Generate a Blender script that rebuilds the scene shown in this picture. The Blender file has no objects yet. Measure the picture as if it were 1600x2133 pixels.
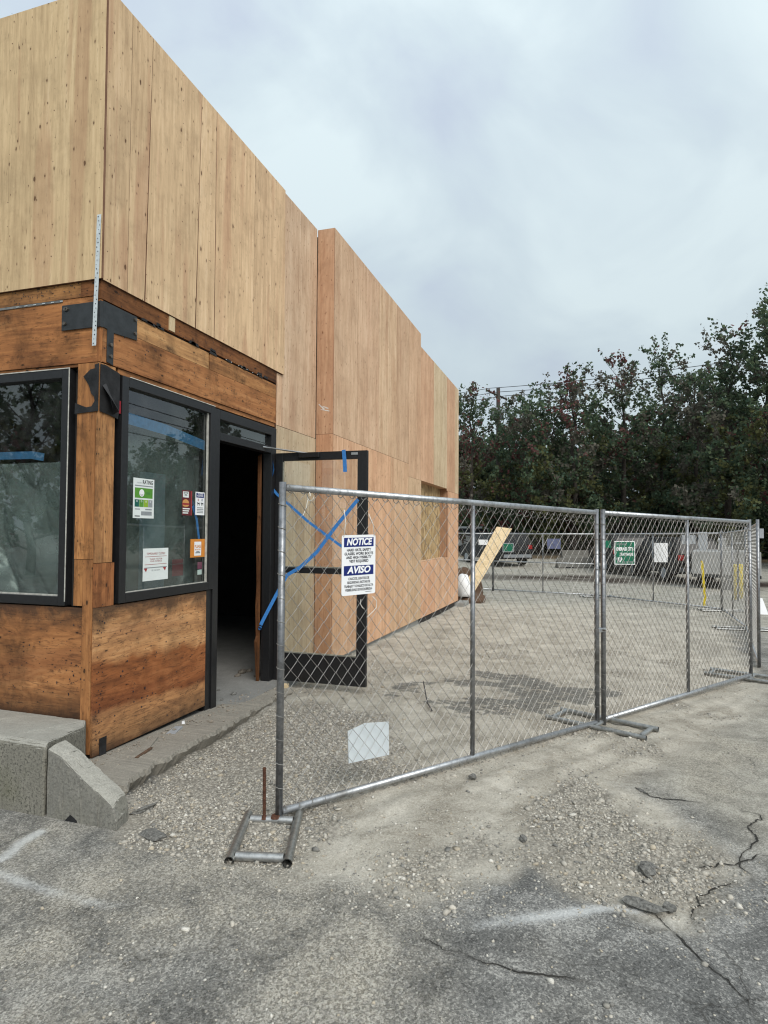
import bpy, bmesh, math, random
import numpy as np
from mathutils import Vector, Matrix

random.seed(7)
rng = np.random.default_rng(7)
SC = bpy.context.scene
COL = SC.collection
rad = math.radians

# ------------------------------------------------------------------ camera
F_PX, PITCH, ROLL, YAW, CAM_H = 1290.0, 0.0296, 0.0063, 0.3081, 1.62
CX, CY = 800.0, 1066.5


def _basis():
    c, s = math.cos(YAW), math.sin(YAW)
    d = np.array([[s, 0, c], [-c, 0, s], [0, -1, 0]])
    cp, sp = math.cos(PITCH), math.sin(PITCH)
    rp = np.array([[1, 0, 0], [0, cp, sp], [0, -sp, cp]])
    cr, sr = math.cos(ROLL), math.sin(ROLL)
    rr = np.array([[cr, -sr, 0], [sr, cr, 0], [0, 0, 1]])
    return (rr @ rp @ d.T).T


D = _basis()
CAM = np.array([0, 0, CAM_H])
cam_data = bpy.data.cameras.new('camera')
cam = bpy.data.objects.new('camera', cam_data)
COL.objects.link(cam)
r_, u_, f_ = D[:, 0], -D[:, 1], D[:, 2]
cam.matrix_world = Matrix(((r_[0], u_[0], -f_[0], 0), (r_[1], u_[1], -f_[1], 0), (r_[2], u_[2], -f_[2], CAM_H), (0, 0, 0, 1)))
cam_data.sensor_fit = 'HORIZONTAL'
cam_data.sensor_width = 36
cam_data.lens = F_PX / 1600 * 36
cam_data.clip_start = 0.05
cam_data.clip_end = 2000
SC.camera = cam

# ------------------------------------------------------------------ sky, sun, exposure
SUN_DIR = Vector((-0.64, -0.62, 0.80)).normalized()      # towards the sun
SUN_EL = math.asin(SUN_DIR.z)
SUN_ROT = math.atan2(SUN_DIR.x, SUN_DIR.y)
world = bpy.data.worlds.new('World')
SC.world = world
world.use_nodes = True
wn = world.node_tree
wn.nodes.clear()


def wnode(t, **kw):
    n = wn.nodes.new(t)
    for k, v in kw.items():
        setattr(n, k, v)
    return n


w_out = wnode('ShaderNodeOutputWorld')
w_bg = wnode('ShaderNodeBackground')
w_bg.inputs['Strength'].default_value = 0.1
w_sky = wnode('ShaderNodeTexSky', sky_type='NISHITA', sun_disc=False)
w_sky.sun_elevation = SUN_EL
w_sky.sun_rotation = SUN_ROT
w_sky.dust_density = 3.0
w_tc = wnode('ShaderNodeTexCoord')
w_map = wnode('ShaderNodeMapping')
w_map.inputs['Scale'].default_value = (1.0, 1.0, 1.25)
w_map.inputs['Rotation'].default_value = (0.55, 0.3, 1.5)
w_n1 = wnode('ShaderNodeTexNoise')
for k, v in (('Scale', 3.4), ('Detail', 6.0), ('Roughness', 0.5), ('Distortion', 0.5)):
    w_n1.inputs[k].default_value = v
w_ramp = wnode('ShaderNodeValToRGB')
el = w_ramp.color_ramp.elements
el[0].position, el[0].color = 0.34, (3.45, 3.95, 4.6, 1)
el[1].position, el[1].color = 0.66, (4.6, 5.3, 5.5, 1)
e = el.new(0.5)
e.color = (3.95, 4.6, 4.95, 1)
w_mix = wnode('ShaderNodeMixRGB')
w_mix.inputs['Fac'].default_value = 0.93
L = wn.links.new
L(w_tc.outputs['Generated'], w_map.inputs['Vector'])
L(w_map.outputs['Vector'], w_n1.inputs['Vector'])
L(w_n1.outputs['Fac'], w_ramp.inputs['Fac'])
L(w_sky.outputs['Color'], w_mix.inputs['Color1'])
L(w_ramp.outputs['Color'], w_mix.inputs['Color2'])
# an overcast sky grows steadily lighter from the horizon to the zenith
w_sep = wnode('ShaderNodeSeparateXYZ')
L(w_tc.outputs['Generated'], w_sep.inputs[0])
w_abs = wnode('ShaderNodeMath', operation='MAXIMUM')
w_abs.inputs[1].default_value = 0.0
L(w_sep.outputs[2], w_abs.inputs[0])
w_gr = wnode('ShaderNodeMath', operation='MULTIPLY_ADD')
w_gr.inputs[1].default_value = 0.5
w_gr.inputs[2].default_value = 0.74
L(w_abs.outputs[0], w_gr.inputs[0])
w_mul = wnode('ShaderNodeVectorMath', operation='SCALE')
L(w_mix.outputs['Color'], w_mul.inputs[0])
L(w_gr.outputs[0], w_mul.inputs['Scale'])
L(w_mul.outputs[0], w_bg.inputs['Color'])
L(w_bg.outputs['Background'], w_out.inputs['Surface'])

sun_data = bpy.data.lights.new('sun', 'SUN')
sun_data.energy = 1.5
sun_data.angle = rad(35)
sun_data.color = (1.0, 0.965, 0.91)
sun = bpy.data.objects.new('sun', sun_data)
COL.objects.link(sun)
sun.location = (-5, -6, 12)
sun.rotation_euler = SUN_DIR.to_track_quat('Z', 'Y').to_euler()

SC.view_settings.view_transform = 'Standard'
SC.view_settings.look = 'None'
SC.view_settings.exposure = 0.8
SC.view_settings.gamma = 1.0
SC.view_settings.use_curve_mapping = False
SC.cycles.filter_width = 1.15
SC.cycles.max_bounces = 8
SC.cycles.transparent_max_bounces = 24


# ------------------------------------------------------------------ survey helpers (pixel of the photo -> place)
def ray(x, y):
    return D @ np.array([(x - CX) / F_PX, (y - CY) / F_PX, 1.0])


def on_z(x, y, z=0.0):
    d = ray(x, y)
    return CAM + (z - CAM_H) / d[2] * d


def on_y(x, y, Y):
    d = ray(x, y)
    return CAM + Y / d[1] * d


def on_x(x, y, X):
    d = ray(x, y)
    return CAM + X / d[0] * d


def on_plane(x, y, P, n):
    d = ray(x, y)
    P, n = np.array(P, float), np.array(n, float)
    return CAM + ((P - CAM) @ n) / (d @ n) * d


def at(x, y, depth):
    d = np.array([(x - CX) / F_PX, (y - CY) / F_PX, 1.0]) * depth
    return CAM + D @ d


# ------------------------------------------------------------------ numpy noise
def _hash(ix, iy, seed):
    h = (ix.astype(np.int64) * 374761393 + iy.astype(np.int64) * 668265263 + seed * 1442695041) & 0xffffffff
    h = ((h ^ (h >> 13)) * 1274126177) & 0xffffffff
    return ((h ^ (h >> 16)) & 0xffff) / 65535.0


def vnoise(x, y, seed=0):
    ix, iy = np.floor(x), np.floor(y)
    fx, fy = x - ix, y - iy
    fx, fy = fx * fx * (3 - 2 * fx), fy * fy * (3 - 2 * fy)
    a, b = _hash(ix, iy, seed), _hash(ix + 1, iy, seed)
    c, d = _hash(ix, iy + 1, seed), _hash(ix + 1, iy + 1, seed)
    return (a * (1 - fx) + b * fx) * (1 - fy) + (c * (1 - fx) + d * fx) * fy


def fbm(x, y, octs=4, seed=0, gain=0.5):
    t, a, s = 0, 1.0, 0
    for o in range(octs):
        t = t + a * vnoise(x * 2 ** o, y * 2 ** o, seed + o * 17)
        s += a
        a *= gain
    return t / s


def smooth(e0, e1, x):
    t = np.clip((x - e0) / (e1 - e0), 0, 1)
    return t * t * (3 - 2 * t)


# ------------------------------------------------------------------ materials
class NT:
    def __init__(self, name):
        self.m = bpy.data.materials.new(name)
        self.m.use_nodes = True
        self.t = self.m.node_tree
        self.t.nodes.clear()
        self.out = self.t.nodes.new('ShaderNodeOutputMaterial')

    def n(self, typ, ins=None, **props):
        nd = self.t.nodes.new(typ)
        for k, v in props.items():
            setattr(nd, k, v)
        for k, v in (ins or {}).items():
            s = nd.inputs[k]
            if isinstance(v, bpy.types.NodeSocket):
                self.t.links.new(v, s)
            elif isinstance(v, (tuple, list)) and len(v) == 3 and s.type == 'RGBA':
                s.default_value = (*v, 1)
            else:
                s.default_value = v
        return nd

    def math(self, op, a, b=0.0, c=0.0, clamp=False):
        nd = self.n('ShaderNodeMath', {0: a, 1: b, 2: c}, operation=op)
        nd.use_clamp = clamp
        return nd.outputs[0]

    def vmul(self, a, b):
        return self.n('ShaderNodeVectorMath', {0: a, 1: b}, operation='MULTIPLY').outputs[0]

    def noise(self, vec, scale, detail=3.0, rough=0.55, dist=0.0):
        return self.n('ShaderNodeTexNoise', {'Vector': vec, 'Scale': scale, 'Detail': detail, 'Roughness': rough, 'Distortion': dist}).outputs['Fac']

    def rng(self, v, a, b, c=0.0, d=1.0):
        return self.n('ShaderNodeMapRange', {'Value': v, 'From Min': a, 'From Max': b, 'To Min': c, 'To Max': d}, clamp=True).outputs[0]

    def ramp(self, fac, stops):
        nd = self.n('ShaderNodeValToRGB', {'Fac': fac})
        e = nd.color_ramp.elements
        for i, (p, c) in enumerate(stops):
            k = e[i] if i < 2 else e.new(p)
            k.position = p
            k.color = (*c, 1)
        return nd.outputs['Color']

    def mix(self, fac, a, b, blend='MIX'):
        nd = self.n('ShaderNodeMixRGB', {'Fac': fac, 'Color1': a, 'Color2': b}, blend_type=blend)
        return nd.outputs['Color']

    def bump(self, h, strength=0.3, dist=0.01, normal=None):
        ins = {'Height': h, 'Strength': strength, 'Distance': dist}
        if normal is not None:
            ins['Normal'] = normal
        return self.n('ShaderNodeBump', ins).outputs['Normal']

    def bsdf(self, color, rough=0.8, metal=0.0, normal=None, spec=0.3, **kw):
        ins = {'Base Color': color, 'Roughness': rough, 'Metallic': metal, 'Specular IOR Level': spec}
        if normal is not None:
            ins['Normal'] = normal
        ins.update(kw)
        b = self.n('ShaderNodeBsdfPrincipled', ins)
        self.t.links.new(b.outputs[0], self.out.inputs['Surface'])
        return b

    def obj(self):
        return self.n('ShaderNodeTexCoord').outputs['Object']

    def offs(self):
        oi = self.n('ShaderNodeObjectInfo')
        nd = self.n('ShaderNodeVectorMath', {0: oi.outputs['Random'], 1: (37.1, 17.3, 53.7), 2: self.obj()}, operation='MULTIPLY_ADD')
        return nd.outputs[0], oi

    def finish(self, shader):
        self.t.links.new(shader, self.out.inputs['Surface'])


def plain(name, col, rough=0.7, metal=0.0, var=0.12, scale=18.0, bump=0.0, spec=0.3):
    t = NT(name)
    v, oi = t.offs()
    f = t.noise(v, scale, 5.0, 0.6)
    c = t.mix(t.rng(f, 0.3, 0.7), tuple(x * (1 - var) for x in col), tuple(min(1, x * (1 + var)) for x in col))
    c = t.mix(1.0, c, oi.outputs['Color'], 'MULTIPLY')
    nrm = t.bump(f, bump, 0.01) if bump else None
    t.bsdf(c, rough, metal, nrm, spec)
    return t.m


def wood(name, axis, stops, streak=None, streak_amt=0.6, knot=(0.10, 0.05, 0.025), knot_scale=4.0, knot_rate=0.8, grime=0.0, rings=0.25, extra=None, bump=0.25, fibre=34.0, rough=0.8, check=(0.64, 0.76)):
    t = NT(name)
    vec, oi = t.offs()
    S = [1.0, 1.0, 1.0]
    ia = 'xyz'.index(axis)
    S[ia] = 0.055
    m = t.vmul(vec, tuple(S))
    S2 = [1.0, 1.0, 1.0]
    S2[ia] = 0.22
    m2 = t.vmul(vec, tuple(S2))
    low = t.noise(m2, 2.6, 3.0, 0.5, 0.5)
    ring = t.math('MULTIPLY_ADD', t.math('SINE', t.math('MULTIPLY', low, 95.0)), 0.5, 0.5)
    fib = t.noise(m, fibre, 6.0, 0.72, 0.15)
    band = t.noise(m, 5.0, 3.0, 0.55, 0.2)
    broad = t.noise(vec, 1.3, 3.0, 0.5)
    f = t.math('ADD', t.math('MULTIPLY', t.rng(fib, 0.28, 0.72), 0.52), t.math('MULTIPLY', ring, rings * 0.5))
    f = t.math('ADD', f, t.math('MULTIPLY', t.rng(band, 0.3, 0.7), 0.28))
    f = t.math('ADD', f, t.math('MULTIPLY_ADD', broad, 0.4, -0.2))
    c = t.ramp(f, stops)
    if streak:
        S3 = [1.0, 1.0, 1.0]
        S3[ia] = 0.10
        st = t.noise(t.vmul(vec, tuple(S3)), 4.2, 1.5, 0.4, 0.1)
        c = t.mix(t.rng(st, 0.60, 0.655, 0.0, streak_amt), c, streak)
        S3[ia] = 0.04
        st = t.noise(t.vmul(vec, tuple(S3)), 15.0, 2.0, 0.5, 0.1)
        c = t.mix(t.rng(st, 0.60, 0.66, 0.0, streak_amt * 0.7), c, streak)
    # small dark checks along the grain
    S4 = [1.0, 1.0, 1.0]
    S4[ia] = 0.13
    ck = t.noise(t.vmul(vec, tuple(S4)), 85.0, 2.0, 0.6, 0.0)
    c = t.mix(t.rng(ck, check[0], check[1], 0.0, 0.6), c, knot)
    # knots, laid out in the plane of the (upright) board
    sp = t.n('ShaderNodeSeparateXYZ', {'Vector': vec})
    uu = t.math('ADD', sp.outputs[0], sp.outputs[1])
    flat = t.n('ShaderNodeCombineXYZ', {0: t.math('MULTIPLY', uu, 1.0 if axis == 'z' else 0.5), 1: t.math('MULTIPLY', sp.outputs[2], 0.5 if axis == 'z' else 1.0), 2: 0.0}).outputs[0]
    wob = t.n('ShaderNodeVectorMath', {0: flat, 1: t.n('ShaderNodeVectorMath', {0: t.n('ShaderNodeTexNoise', {'Vector': vec, 'Scale': 45.0, 'Detail': 1.0}).outputs['Color'], 'Scale': 0.008}, operation='SCALE').outputs[0]}, operation='ADD').outputs[0]
    for ks, mx, rt in ((knot_scale, 0.055, knot_rate), (knot_scale * 2.6, 0.075, knot_rate + 0.08)):
        vo = t.n('ShaderNodeTexVoronoi', {'Vector': wob, 'Scale': ks, 'Randomness': 1.0}, voronoi_dimensions='2D')
        rnd = t.n('ShaderNodeSeparateColor', {'Color': vo.outputs['Color']}).outputs[0]
        thr = t.rng(rnd, rt, 1.0, 0.0, mx)
        halo = t.math('MULTIPLY', t.math('SUBTRACT', t.math('MULTIPLY', thr, 2.2), vo.outputs['Distance']), 14.0, clamp=True)
        c = t.mix(t.math('MULTIPLY', halo, 0.25), c, knot)
        k = t.math('MULTIPLY', t.math('SUBTRACT', thr, vo.outputs['Distance']), 70.0, clamp=True)
        c = t.mix(t.math('MULTIPLY', k, 0.88), c, knot)
    if grime:
        g1 = t.noise(vec, 2.2, 6.0, 0.65, 0.4)
        g2 = t.noise(vec, 9.0, 5.0, 0.7, 0.2)
        g = t.math('ADD', t.rng(g1, 0.48, 0.74), t.rng(g2, 0.53, 0.76, 0.0, 0.75))
        c = t.mix(t.math('MULTIPLY', g, grime, clamp=True), c, tuple(x * 0.55 for x in knot))
    if extra:
        c = extra(t, c, vec)
    c = t.mix(1.0, c, oi.outputs['Color'], 'MULTIPLY')
    h = t.math('ADD', t.math('MULTIPLY', fib, 0.6), t.math('MULTIPLY', ck, -0.5))
    t.bsdf(c, rough, 0.0, t.bump(h, bump, 0.006), 0.25)
    return t.m


M = {}
STOP_AGED = ((0.15, (0.43, 0.305, 0.18)), (0.88, (0.73, 0.575, 0.38)), (0.52, (0.605, 0.45, 0.272)))
STOP_FRESH = ((0.14, (0.44, 0.28, 0.175)), (0.88, (0.74, 0.565, 0.405)), (0.52, (0.625, 0.445, 0.30)))
for ax in 'z':
    M['ply_aged'] = wood('aged_plywood', ax, STOP_AGED, streak=(0.40, 0.225, 0.135), streak_amt=0.42, knot_scale=4.6, knot_rate=0.36, rings=0.13, grime=0.22)
    M['ply_fresh'] = wood('fresh_plywood', ax, STOP_FRESH, streak=(0.44, 0.24, 0.15), streak_amt=0.2, knot=(0.22, 0.115, 0.06), knot_scale=6.0, knot_rate=0.22, rings=0.16, grime=0.22)
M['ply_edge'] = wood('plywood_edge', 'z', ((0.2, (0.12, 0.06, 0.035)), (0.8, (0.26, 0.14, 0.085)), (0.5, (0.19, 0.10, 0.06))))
STOP_OLD = ((0.15, (0.18, 0.074, 0.030)), (0.9, (0.54, 0.265, 0.108)), (0.52, (0.37, 0.158, 0.058)))
for ax in 'xyz':
    M['old_' + ax] = wood('old_timber_' + 'abc'['xyz'.index(ax)], ax, STOP_OLD, streak=(0.15, 0.05, 0.02), streak_amt=0.45, knot=(0.035, 0.018, 0.01), knot_scale=5.0, knot_rate=0.35, grime=0.75, rings=0.20, fibre=26.0, check=(0.585, 0.72))


def apron_extra(ax):
    def ex(t, c, vec):
        sep = t.n('ShaderNodeSeparateXYZ', {'Vector': t.obj()})
        z = sep.outputs[2]
        wob = t.math('MULTIPLY_ADD', t.noise(vec, 5.0, 5.0, 0.65), 0.16, -0.08)
        zz = t.math('ADD', z, wob)
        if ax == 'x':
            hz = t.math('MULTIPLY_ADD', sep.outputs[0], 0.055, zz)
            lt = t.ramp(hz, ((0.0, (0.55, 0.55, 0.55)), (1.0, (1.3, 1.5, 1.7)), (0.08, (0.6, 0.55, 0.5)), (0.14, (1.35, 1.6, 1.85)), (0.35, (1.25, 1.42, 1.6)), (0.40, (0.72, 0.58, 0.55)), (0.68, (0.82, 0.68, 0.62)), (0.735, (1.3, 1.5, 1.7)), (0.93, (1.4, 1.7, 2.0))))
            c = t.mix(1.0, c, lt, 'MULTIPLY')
        # water stain under the sill and rot along the bottom
        n = t.noise(vec, 4.0, 6.0, 0.7, 0.5)
        st = t.rng(t.math('MULTIPLY_ADD', n, 0.45, z), 1.14, 1.28)
        c = t.mix(t.math('MULTIPLY', st, 0.8), c, (0.035, 0.024, 0.018))
        lo = 0.10 if ax == 'x' else 0.37
        rot = t.rng(t.math('MULTIPLY_ADD', n, 0.3, z), lo + 0.33, lo + 0.10)
        c = t.mix(t.math('MULTIPLY', rot, 0.85), c, (0.03, 0.02, 0.014))
        S5 = (0.12, 1, 1) if ax == 'x' else (1, 0.12, 1)
        cr = t.noise(t.vmul(vec, S5), 14.0, 4.0, 0.6, 0.6)
        cr = t.rng(t.math('ABSOLUTE', t.math('SUBTRACT', cr, 0.5)), 0.0, 0.013, 0.55, 0.0)
        return t.mix(cr, c, (0.05, 0.025, 0.015))
    return ex


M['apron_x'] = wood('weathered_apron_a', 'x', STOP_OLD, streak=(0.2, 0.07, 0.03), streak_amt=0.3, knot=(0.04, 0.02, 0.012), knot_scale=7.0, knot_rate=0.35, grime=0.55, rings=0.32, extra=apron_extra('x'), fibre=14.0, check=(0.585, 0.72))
M['apron_y'] = wood('weathered_apron_b', 'y', STOP_OLD, streak=(0.2, 0.07, 0.03), streak_amt=0.4, knot=(0.03, 0.015, 0.01), knot_scale=6.0, knot_rate=0.45, grime=0.6, rings=0.32, extra=apron_extra('y'), fibre=14.0, check=(0.585, 0.72))


def osb_mat():
    t = NT('strand_board')
    v, oi = t.offs()
    vo = t.n('ShaderNodeTexVoronoi', {'Vector': t.vmul(v, (1, 1, 0.35)), 'Scale': 22.0})
    rnd = t.n('ShaderNodeSeparateColor', {'Color': vo.outputs['Color']}).outputs[0]
    f = t.math('ADD', t.math('MULTIPLY', rnd, 0.7), t.math('MULTIPLY', t.noise(v, 40.0), 0.4))
    c = t.ramp(f, ((0.2, (0.22, 0.14, 0.07)), (0.9, (0.55, 0.40, 0.22)), (0.5, (0.40, 0.27, 0.13))))
    t.bsdf(c, 0.75, 0, t.bump(f, 0.3, 0.005))
    return t.m


M['osb'] = osb_mat()
M['lumber'] = wood('pale_lumber', 'z', ((0.2, (0.44, 0.32, 0.18)), (0.8, (0.70, 0.56, 0.36)), (0.5, (0.60, 0.46, 0.28))), knot_rate=0.85)
M['black_metal'] = plain('black_anodised_metal', (0.012, 0.012, 0.013), 0.38, 0.0, 0.25, 30, 0.0, 0.5)
M['steel_paint'] = plain('dark_painted_steel', (0.022, 0.025, 0.027), 0.5, 0.0, 0.4, 12, 0.15, 0.45)
M['bolt'] = plain('weathered_bolt', (0.16, 0.14, 0.12), 0.5, 0.7, 0.3, 60)
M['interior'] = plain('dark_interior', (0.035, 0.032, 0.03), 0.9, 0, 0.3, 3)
M['membrane'] = plain('black_felt_paper', (0.017, 0.017, 0.018), 0.65, 0, 0.5, 14, 0.4, 0.3)
M['blue_tape'] = plain('blue_masking_tape', (0.045, 0.20, 0.52), 0.6, 0, 0.12, 40, 0.15)
M['blue_tape_deep'] = plain('deep_blue_masking_tape', (0.04, 0.135, 0.27), 0.6, 0, 0.2, 25, 0.15)  # darker blue tone for the long strips behind the windows
M['white_sealant'] = plain('pale_sealant', (0.42, 0.41, 0.37), 0.7, 0, 0.3, 25)
M['rebar'] = plain('rusty_steel', (0.10, 0.045, 0.028), 0.85, 0.2, 0.5, 60, 0.4)
M['red_paint'] = plain('red_plastic', (0.28, 0.02, 0.03), 0.5)
M['sign_white'] = plain('white_sign_face', (0.80, 0.81, 0.82), 0.45, 0, 0.03, 6)
M['paper'] = plain('paper_notice', (0.70, 0.74, 0.72), 0.7, 0, 0.05, 9)
M['ink_navy'] = plain('navy_print', (0.010, 0.022, 0.145), 0.45, 0, 0.06)
M['ink_dark'] = plain('dark_print', (0.02, 0.022, 0.03), 0.5)
M['ink_grey'] = plain('grey_print', (0.26, 0.28, 0.29), 0.6)
M['ink_white'] = plain('white_print', (0.82, 0.83, 0.84), 0.45, 0, 0.02)
M['ink_red'] = plain('red_print', (0.33, 0.04, 0.04), 0.5)
M['ink_green'] = plain('green_print', (0.09, 0.27, 0.035), 0.5)
M['ink_dgreen'] = plain('dark_green_print', (0.01, 0.10, 0.075), 0.5)
M['ink_lime'] = plain('lime_print', (0.25, 0.40, 0.03), 0.5)
M['ink_orange'] = plain('orange_print', (0.62, 0.23, 0.035), 0.5)
M['ink_maroon'] = plain('maroon_print', (0.12, 0.018, 0.022), 0.5)
M['ink_pink'] = plain('pink_print', (0.30, 0.08, 0.14), 0.5)
M['bun'] = plain('tan_print', (0.55, 0.27, 0.09), 0.5)
M['sign_green'] = plain('green_sign_face', (0.008, 0.135, 0.075), 0.45, 0, 0.06, 4)
M['sign_slate'] = plain('slate_blue_sign_face', (0.10, 0.115, 0.20), 0.6, 0, 0.25, 8)
M['plate_grey'] = plain('grey_plate', (0.30, 0.32, 0.34), 0.5)
M['yellow'] = plain('yellow_plastic', (0.78, 0.60, 0.03), 0.5, 0, 0.15, 14)
M['bag'] = plain('white_bag', (0.80, 0.80, 0.80), 0.6, 0, 0.05, 9, 0.4)
M['soil'] = plain('brown_soil', (0.10, 0.062, 0.04), 0.95, 0, 0.45, 22, 0.6)
M['car_paint'] = plain('dark_car_paint', (0.010, 0.011, 0.013), 0.5, 0, 0.1, 3, 0, 0.25)
M['car_white'] = plain('pale_car_paint', (0.55, 0.57, 0.58), 0.35, 0, 0.05, 3, 0, 0.5)
M['dusty'] = plain('dusty_rubble', (0.16, 0.14, 0.115), 0.95, 0, 0.5, 60, 0.6)
M['chalk'] = plain('chalk', (0.62, 0.60, 0.57), 0.95, 0, 0.3, 60)
M['rubber'] = plain('tyre_rubber', (0.015, 0.015, 0.015), 0.9)
M['car_glass'] = plain('dark_car_glass', (0.008, 0.009, 0.011), 0.3, 0, 0.1, 2, 0, 0.3)
M['tail_red'] = plain('red_lens', (0.25, 0.01, 0.01), 0.3)
M['trailer'] = plain('grey_trailer_panel', (0.34, 0.34, 0.33), 0.55, 0, 0.12, 5)
M['bark'] = plain('bark', (0.05, 0.042, 0.036), 0.95, 0, 0.4, 14, 0.6)
M['pole_wood'] = plain('pole_timber', (0.05, 0.043, 0.038), 0.95, 0, 0.3, 14, 0.3)
M['cable'] = plain('cable', (0.05, 0.05, 0.055), 0.7)
M['insul'] = plain('porcelain', (0.22, 0.23, 0.24), 0.3)
M['cord'] = plain('white_cord', (0.72, 0.70, 0.64), 0.7)


def galv():
    t = NT('galvanised_pipe')
    v, oi = t.offs()
    f = t.noise(v, 30.0, 5.0, 0.65)
    b = t.noise(t.vmul(v, (1, 1, 1)), 4.0, 3.0)
    c = t.ramp(f, ((0.3, (0.27, 0.28, 0.29)), (0.75, (0.62, 0.63, 0.64)), (0.5, (0.46, 0.47, 0.48))))
    c = t.mix(t.rng(b, 0.56, 0.7, 0, 0.6), c, (0.16, 0.15, 0.13))
    c = t.mix(1.0, c, oi.outputs['Color'], 'MULTIPLY')
    t.bsdf(c, t.rng(f, 0.3, 0.7, 0.55, 0.34), 0.85, t.bump(f, 0.1, 0.003), 0.5)
    return t.m


M['galv'] = galv()
M['wire'] = plain('galvanised_wire', (0.32, 0.31, 0.29), 0.48, 0.6, 0.3, 9, 0, 0.5)
M['strap'] = plain('zinc_strap', (0.62, 0.66, 0.66), 0.45, 0.35, 0.15, 30, 0.15, 0.5)


def concrete(name, top, side_dark, scale=1.0, moss=0.0):
    t = NT(name)
    v = t.obj()
    f = t.noise(v, 9.0 * scale, 7.0, 0.72)
    p = t.noise(v, 120.0 * scale, 3.0, 0.7)
    s = t.noise(v, 85.0 * scale, 3.0, 0.7)
    g = t.n('ShaderNodeNewGeometry')
    nz = t.n('ShaderNodeSeparateXYZ', {'Vector': g.outputs['Normal']}).outputs[2]
    c = t.mix(t.rng(f, 0.3, 0.7), tuple(x * 0.72 for x in top), top)
    pit = t.math('MULTIPLY', t.rng(s, 0.5, 0.62), t.rng(f, 0.35, 0.6, 0.25, 1.0))
    c = t.mix(t.math('MULTIPLY', pit, side_dark), c, (0.045, 0.045, 0.038))
    if moss:
        c = t.mix(t.rng(t.noise(v, 3.0, 4.0), 0.5, 0.72, 0, moss), c, (0.13, 0.13, 0.07))
    c = t.mix(t.rng(p, 0.35, 0.7, 0, 0.35), c, (0.09, 0.088, 0.08))
    h = t.math('ADD', t.math('MULTIPLY', s, 0.7), t.math('MULTIPLY', p, 0.5))
    t.bsdf(c, 0.92, 0, t.bump(h, 0.55, 0.008), 0.2)
    return t.m


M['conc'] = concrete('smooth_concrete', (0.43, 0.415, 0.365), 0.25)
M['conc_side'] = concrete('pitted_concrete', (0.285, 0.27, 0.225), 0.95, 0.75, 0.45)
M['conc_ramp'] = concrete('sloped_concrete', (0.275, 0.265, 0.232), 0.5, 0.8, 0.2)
M['barrier'] = concrete('shaded_barrier_concrete', (0.20, 0.192, 0.172), 0.5, 0.5)  # base colour darkened to carry the tree shade over the barriers
M['ledge'] = concrete('dusty_concrete', (0.33, 0.305, 0.26), 0.2, 0.8)
M['footing'] = concrete('footing_concrete', (0.36, 0.36, 0.34), 0.25, 0.8)
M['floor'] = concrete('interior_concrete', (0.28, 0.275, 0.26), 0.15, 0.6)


def glass_mat(name, tint, dirt=0.06):
    t = NT(name)
    fc = t.n('ShaderNodeLayerWeight', {'Blend': 0.5}).outputs['Facing']
    fr = t.math('MULTIPLY_ADD', t.math('POWER', fc, 4.6), 0.89, 0.115)
    tr = t.n('ShaderNodeBsdfTransparent', {'Color': (*tint, 1)}).outputs[0]
    gl = t.n('ShaderNodeBsdfGlossy', {'Color': (0.95, 0.98, 0.97, 1), 'Roughness': 0.015}).outputs[0]
    m = t.n('ShaderNodeMixShader', {0: fr, 1: tr, 2: gl}).outputs[0]
    df = t.n('ShaderNodeBsdfDiffuse', {'Color': (0.5, 0.52, 0.5, 1)}).outputs[0]
    d = t.rng(t.noise(t.obj(), 6.0, 6.0, 0.7, 0.6), 0.4, 0.75, 0.0, dirt)
    m = t.n('ShaderNodeMixShader', {0: d, 1: m, 2: df}).outputs[0]
    t.finish(m)
    return t.m


M['glass'] = glass_mat('window_glass', (0.80, 0.87, 0.85))
M['glass_clear'] = glass_mat('door_glass', (0.93, 0.95, 0.94), 0.05)


def sheeting(name='plastic_sheeting', lo=0.26, hi=0.44):
    t = NT(name)
    v = t.obj()
    f = t.noise(t.vmul(v, (1, 1, 0.7)), 4.0, 6.0, 0.62, 1.2)
    d = t.n('ShaderNodeBsdfDiffuse', {'Color': (0.62, 0.70, 0.66, 1)}).outputs[0]
    tl = t.n('ShaderNodeBsdfTranslucent', {'Color': (0.5, 0.56, 0.53, 1)}).outputs[0]
    g = t.n('ShaderNodeBsdfGlossy', {'Color': (0.9, 0.95, 0.93, 1), 'Roughness': 0.25}).outputs[0]
    tr = t.n('ShaderNodeBsdfTransparent', {'Color': (0.9, 0.94, 0.92, 1)}).outputs[0]
    a = t.n('ShaderNodeMixShader', {0: 0.4, 1: d, 2: tl}).outputs[0]
    a = t.n('ShaderNodeMixShader', {0: 0.10, 1: a, 2: g}).outputs[0]
    a = t.n('ShaderNodeMixShader', {0: t.rng(f, 0.3, 0.75, lo, hi), 1: tr, 2: a}).outputs[0]
    t.finish(a)
    return t.m


M['sheet'] = sheeting()
M['sheet_thin'] = sheeting('thin_plastic_sheeting', 0.20, 0.34)


def leaf_mat():
    t = NT('foliage')
    a = t.n('ShaderNodeAttribute', attribute_name='Col')
    d = t.n('ShaderNodeBsdfDiffuse', {'Color': a.outputs['Color']}).outputs[0]
    tl = t.n('ShaderNodeBsdfTranslucent', {'Color': a.outputs['Color']}).outputs[0]
    m = t.n('ShaderNodeMixShader', {0: 0.4, 1: d, 2: tl}).outputs[0]
    t.finish(m)
    return t.m


M['leaf'] = leaf_mat()


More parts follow.
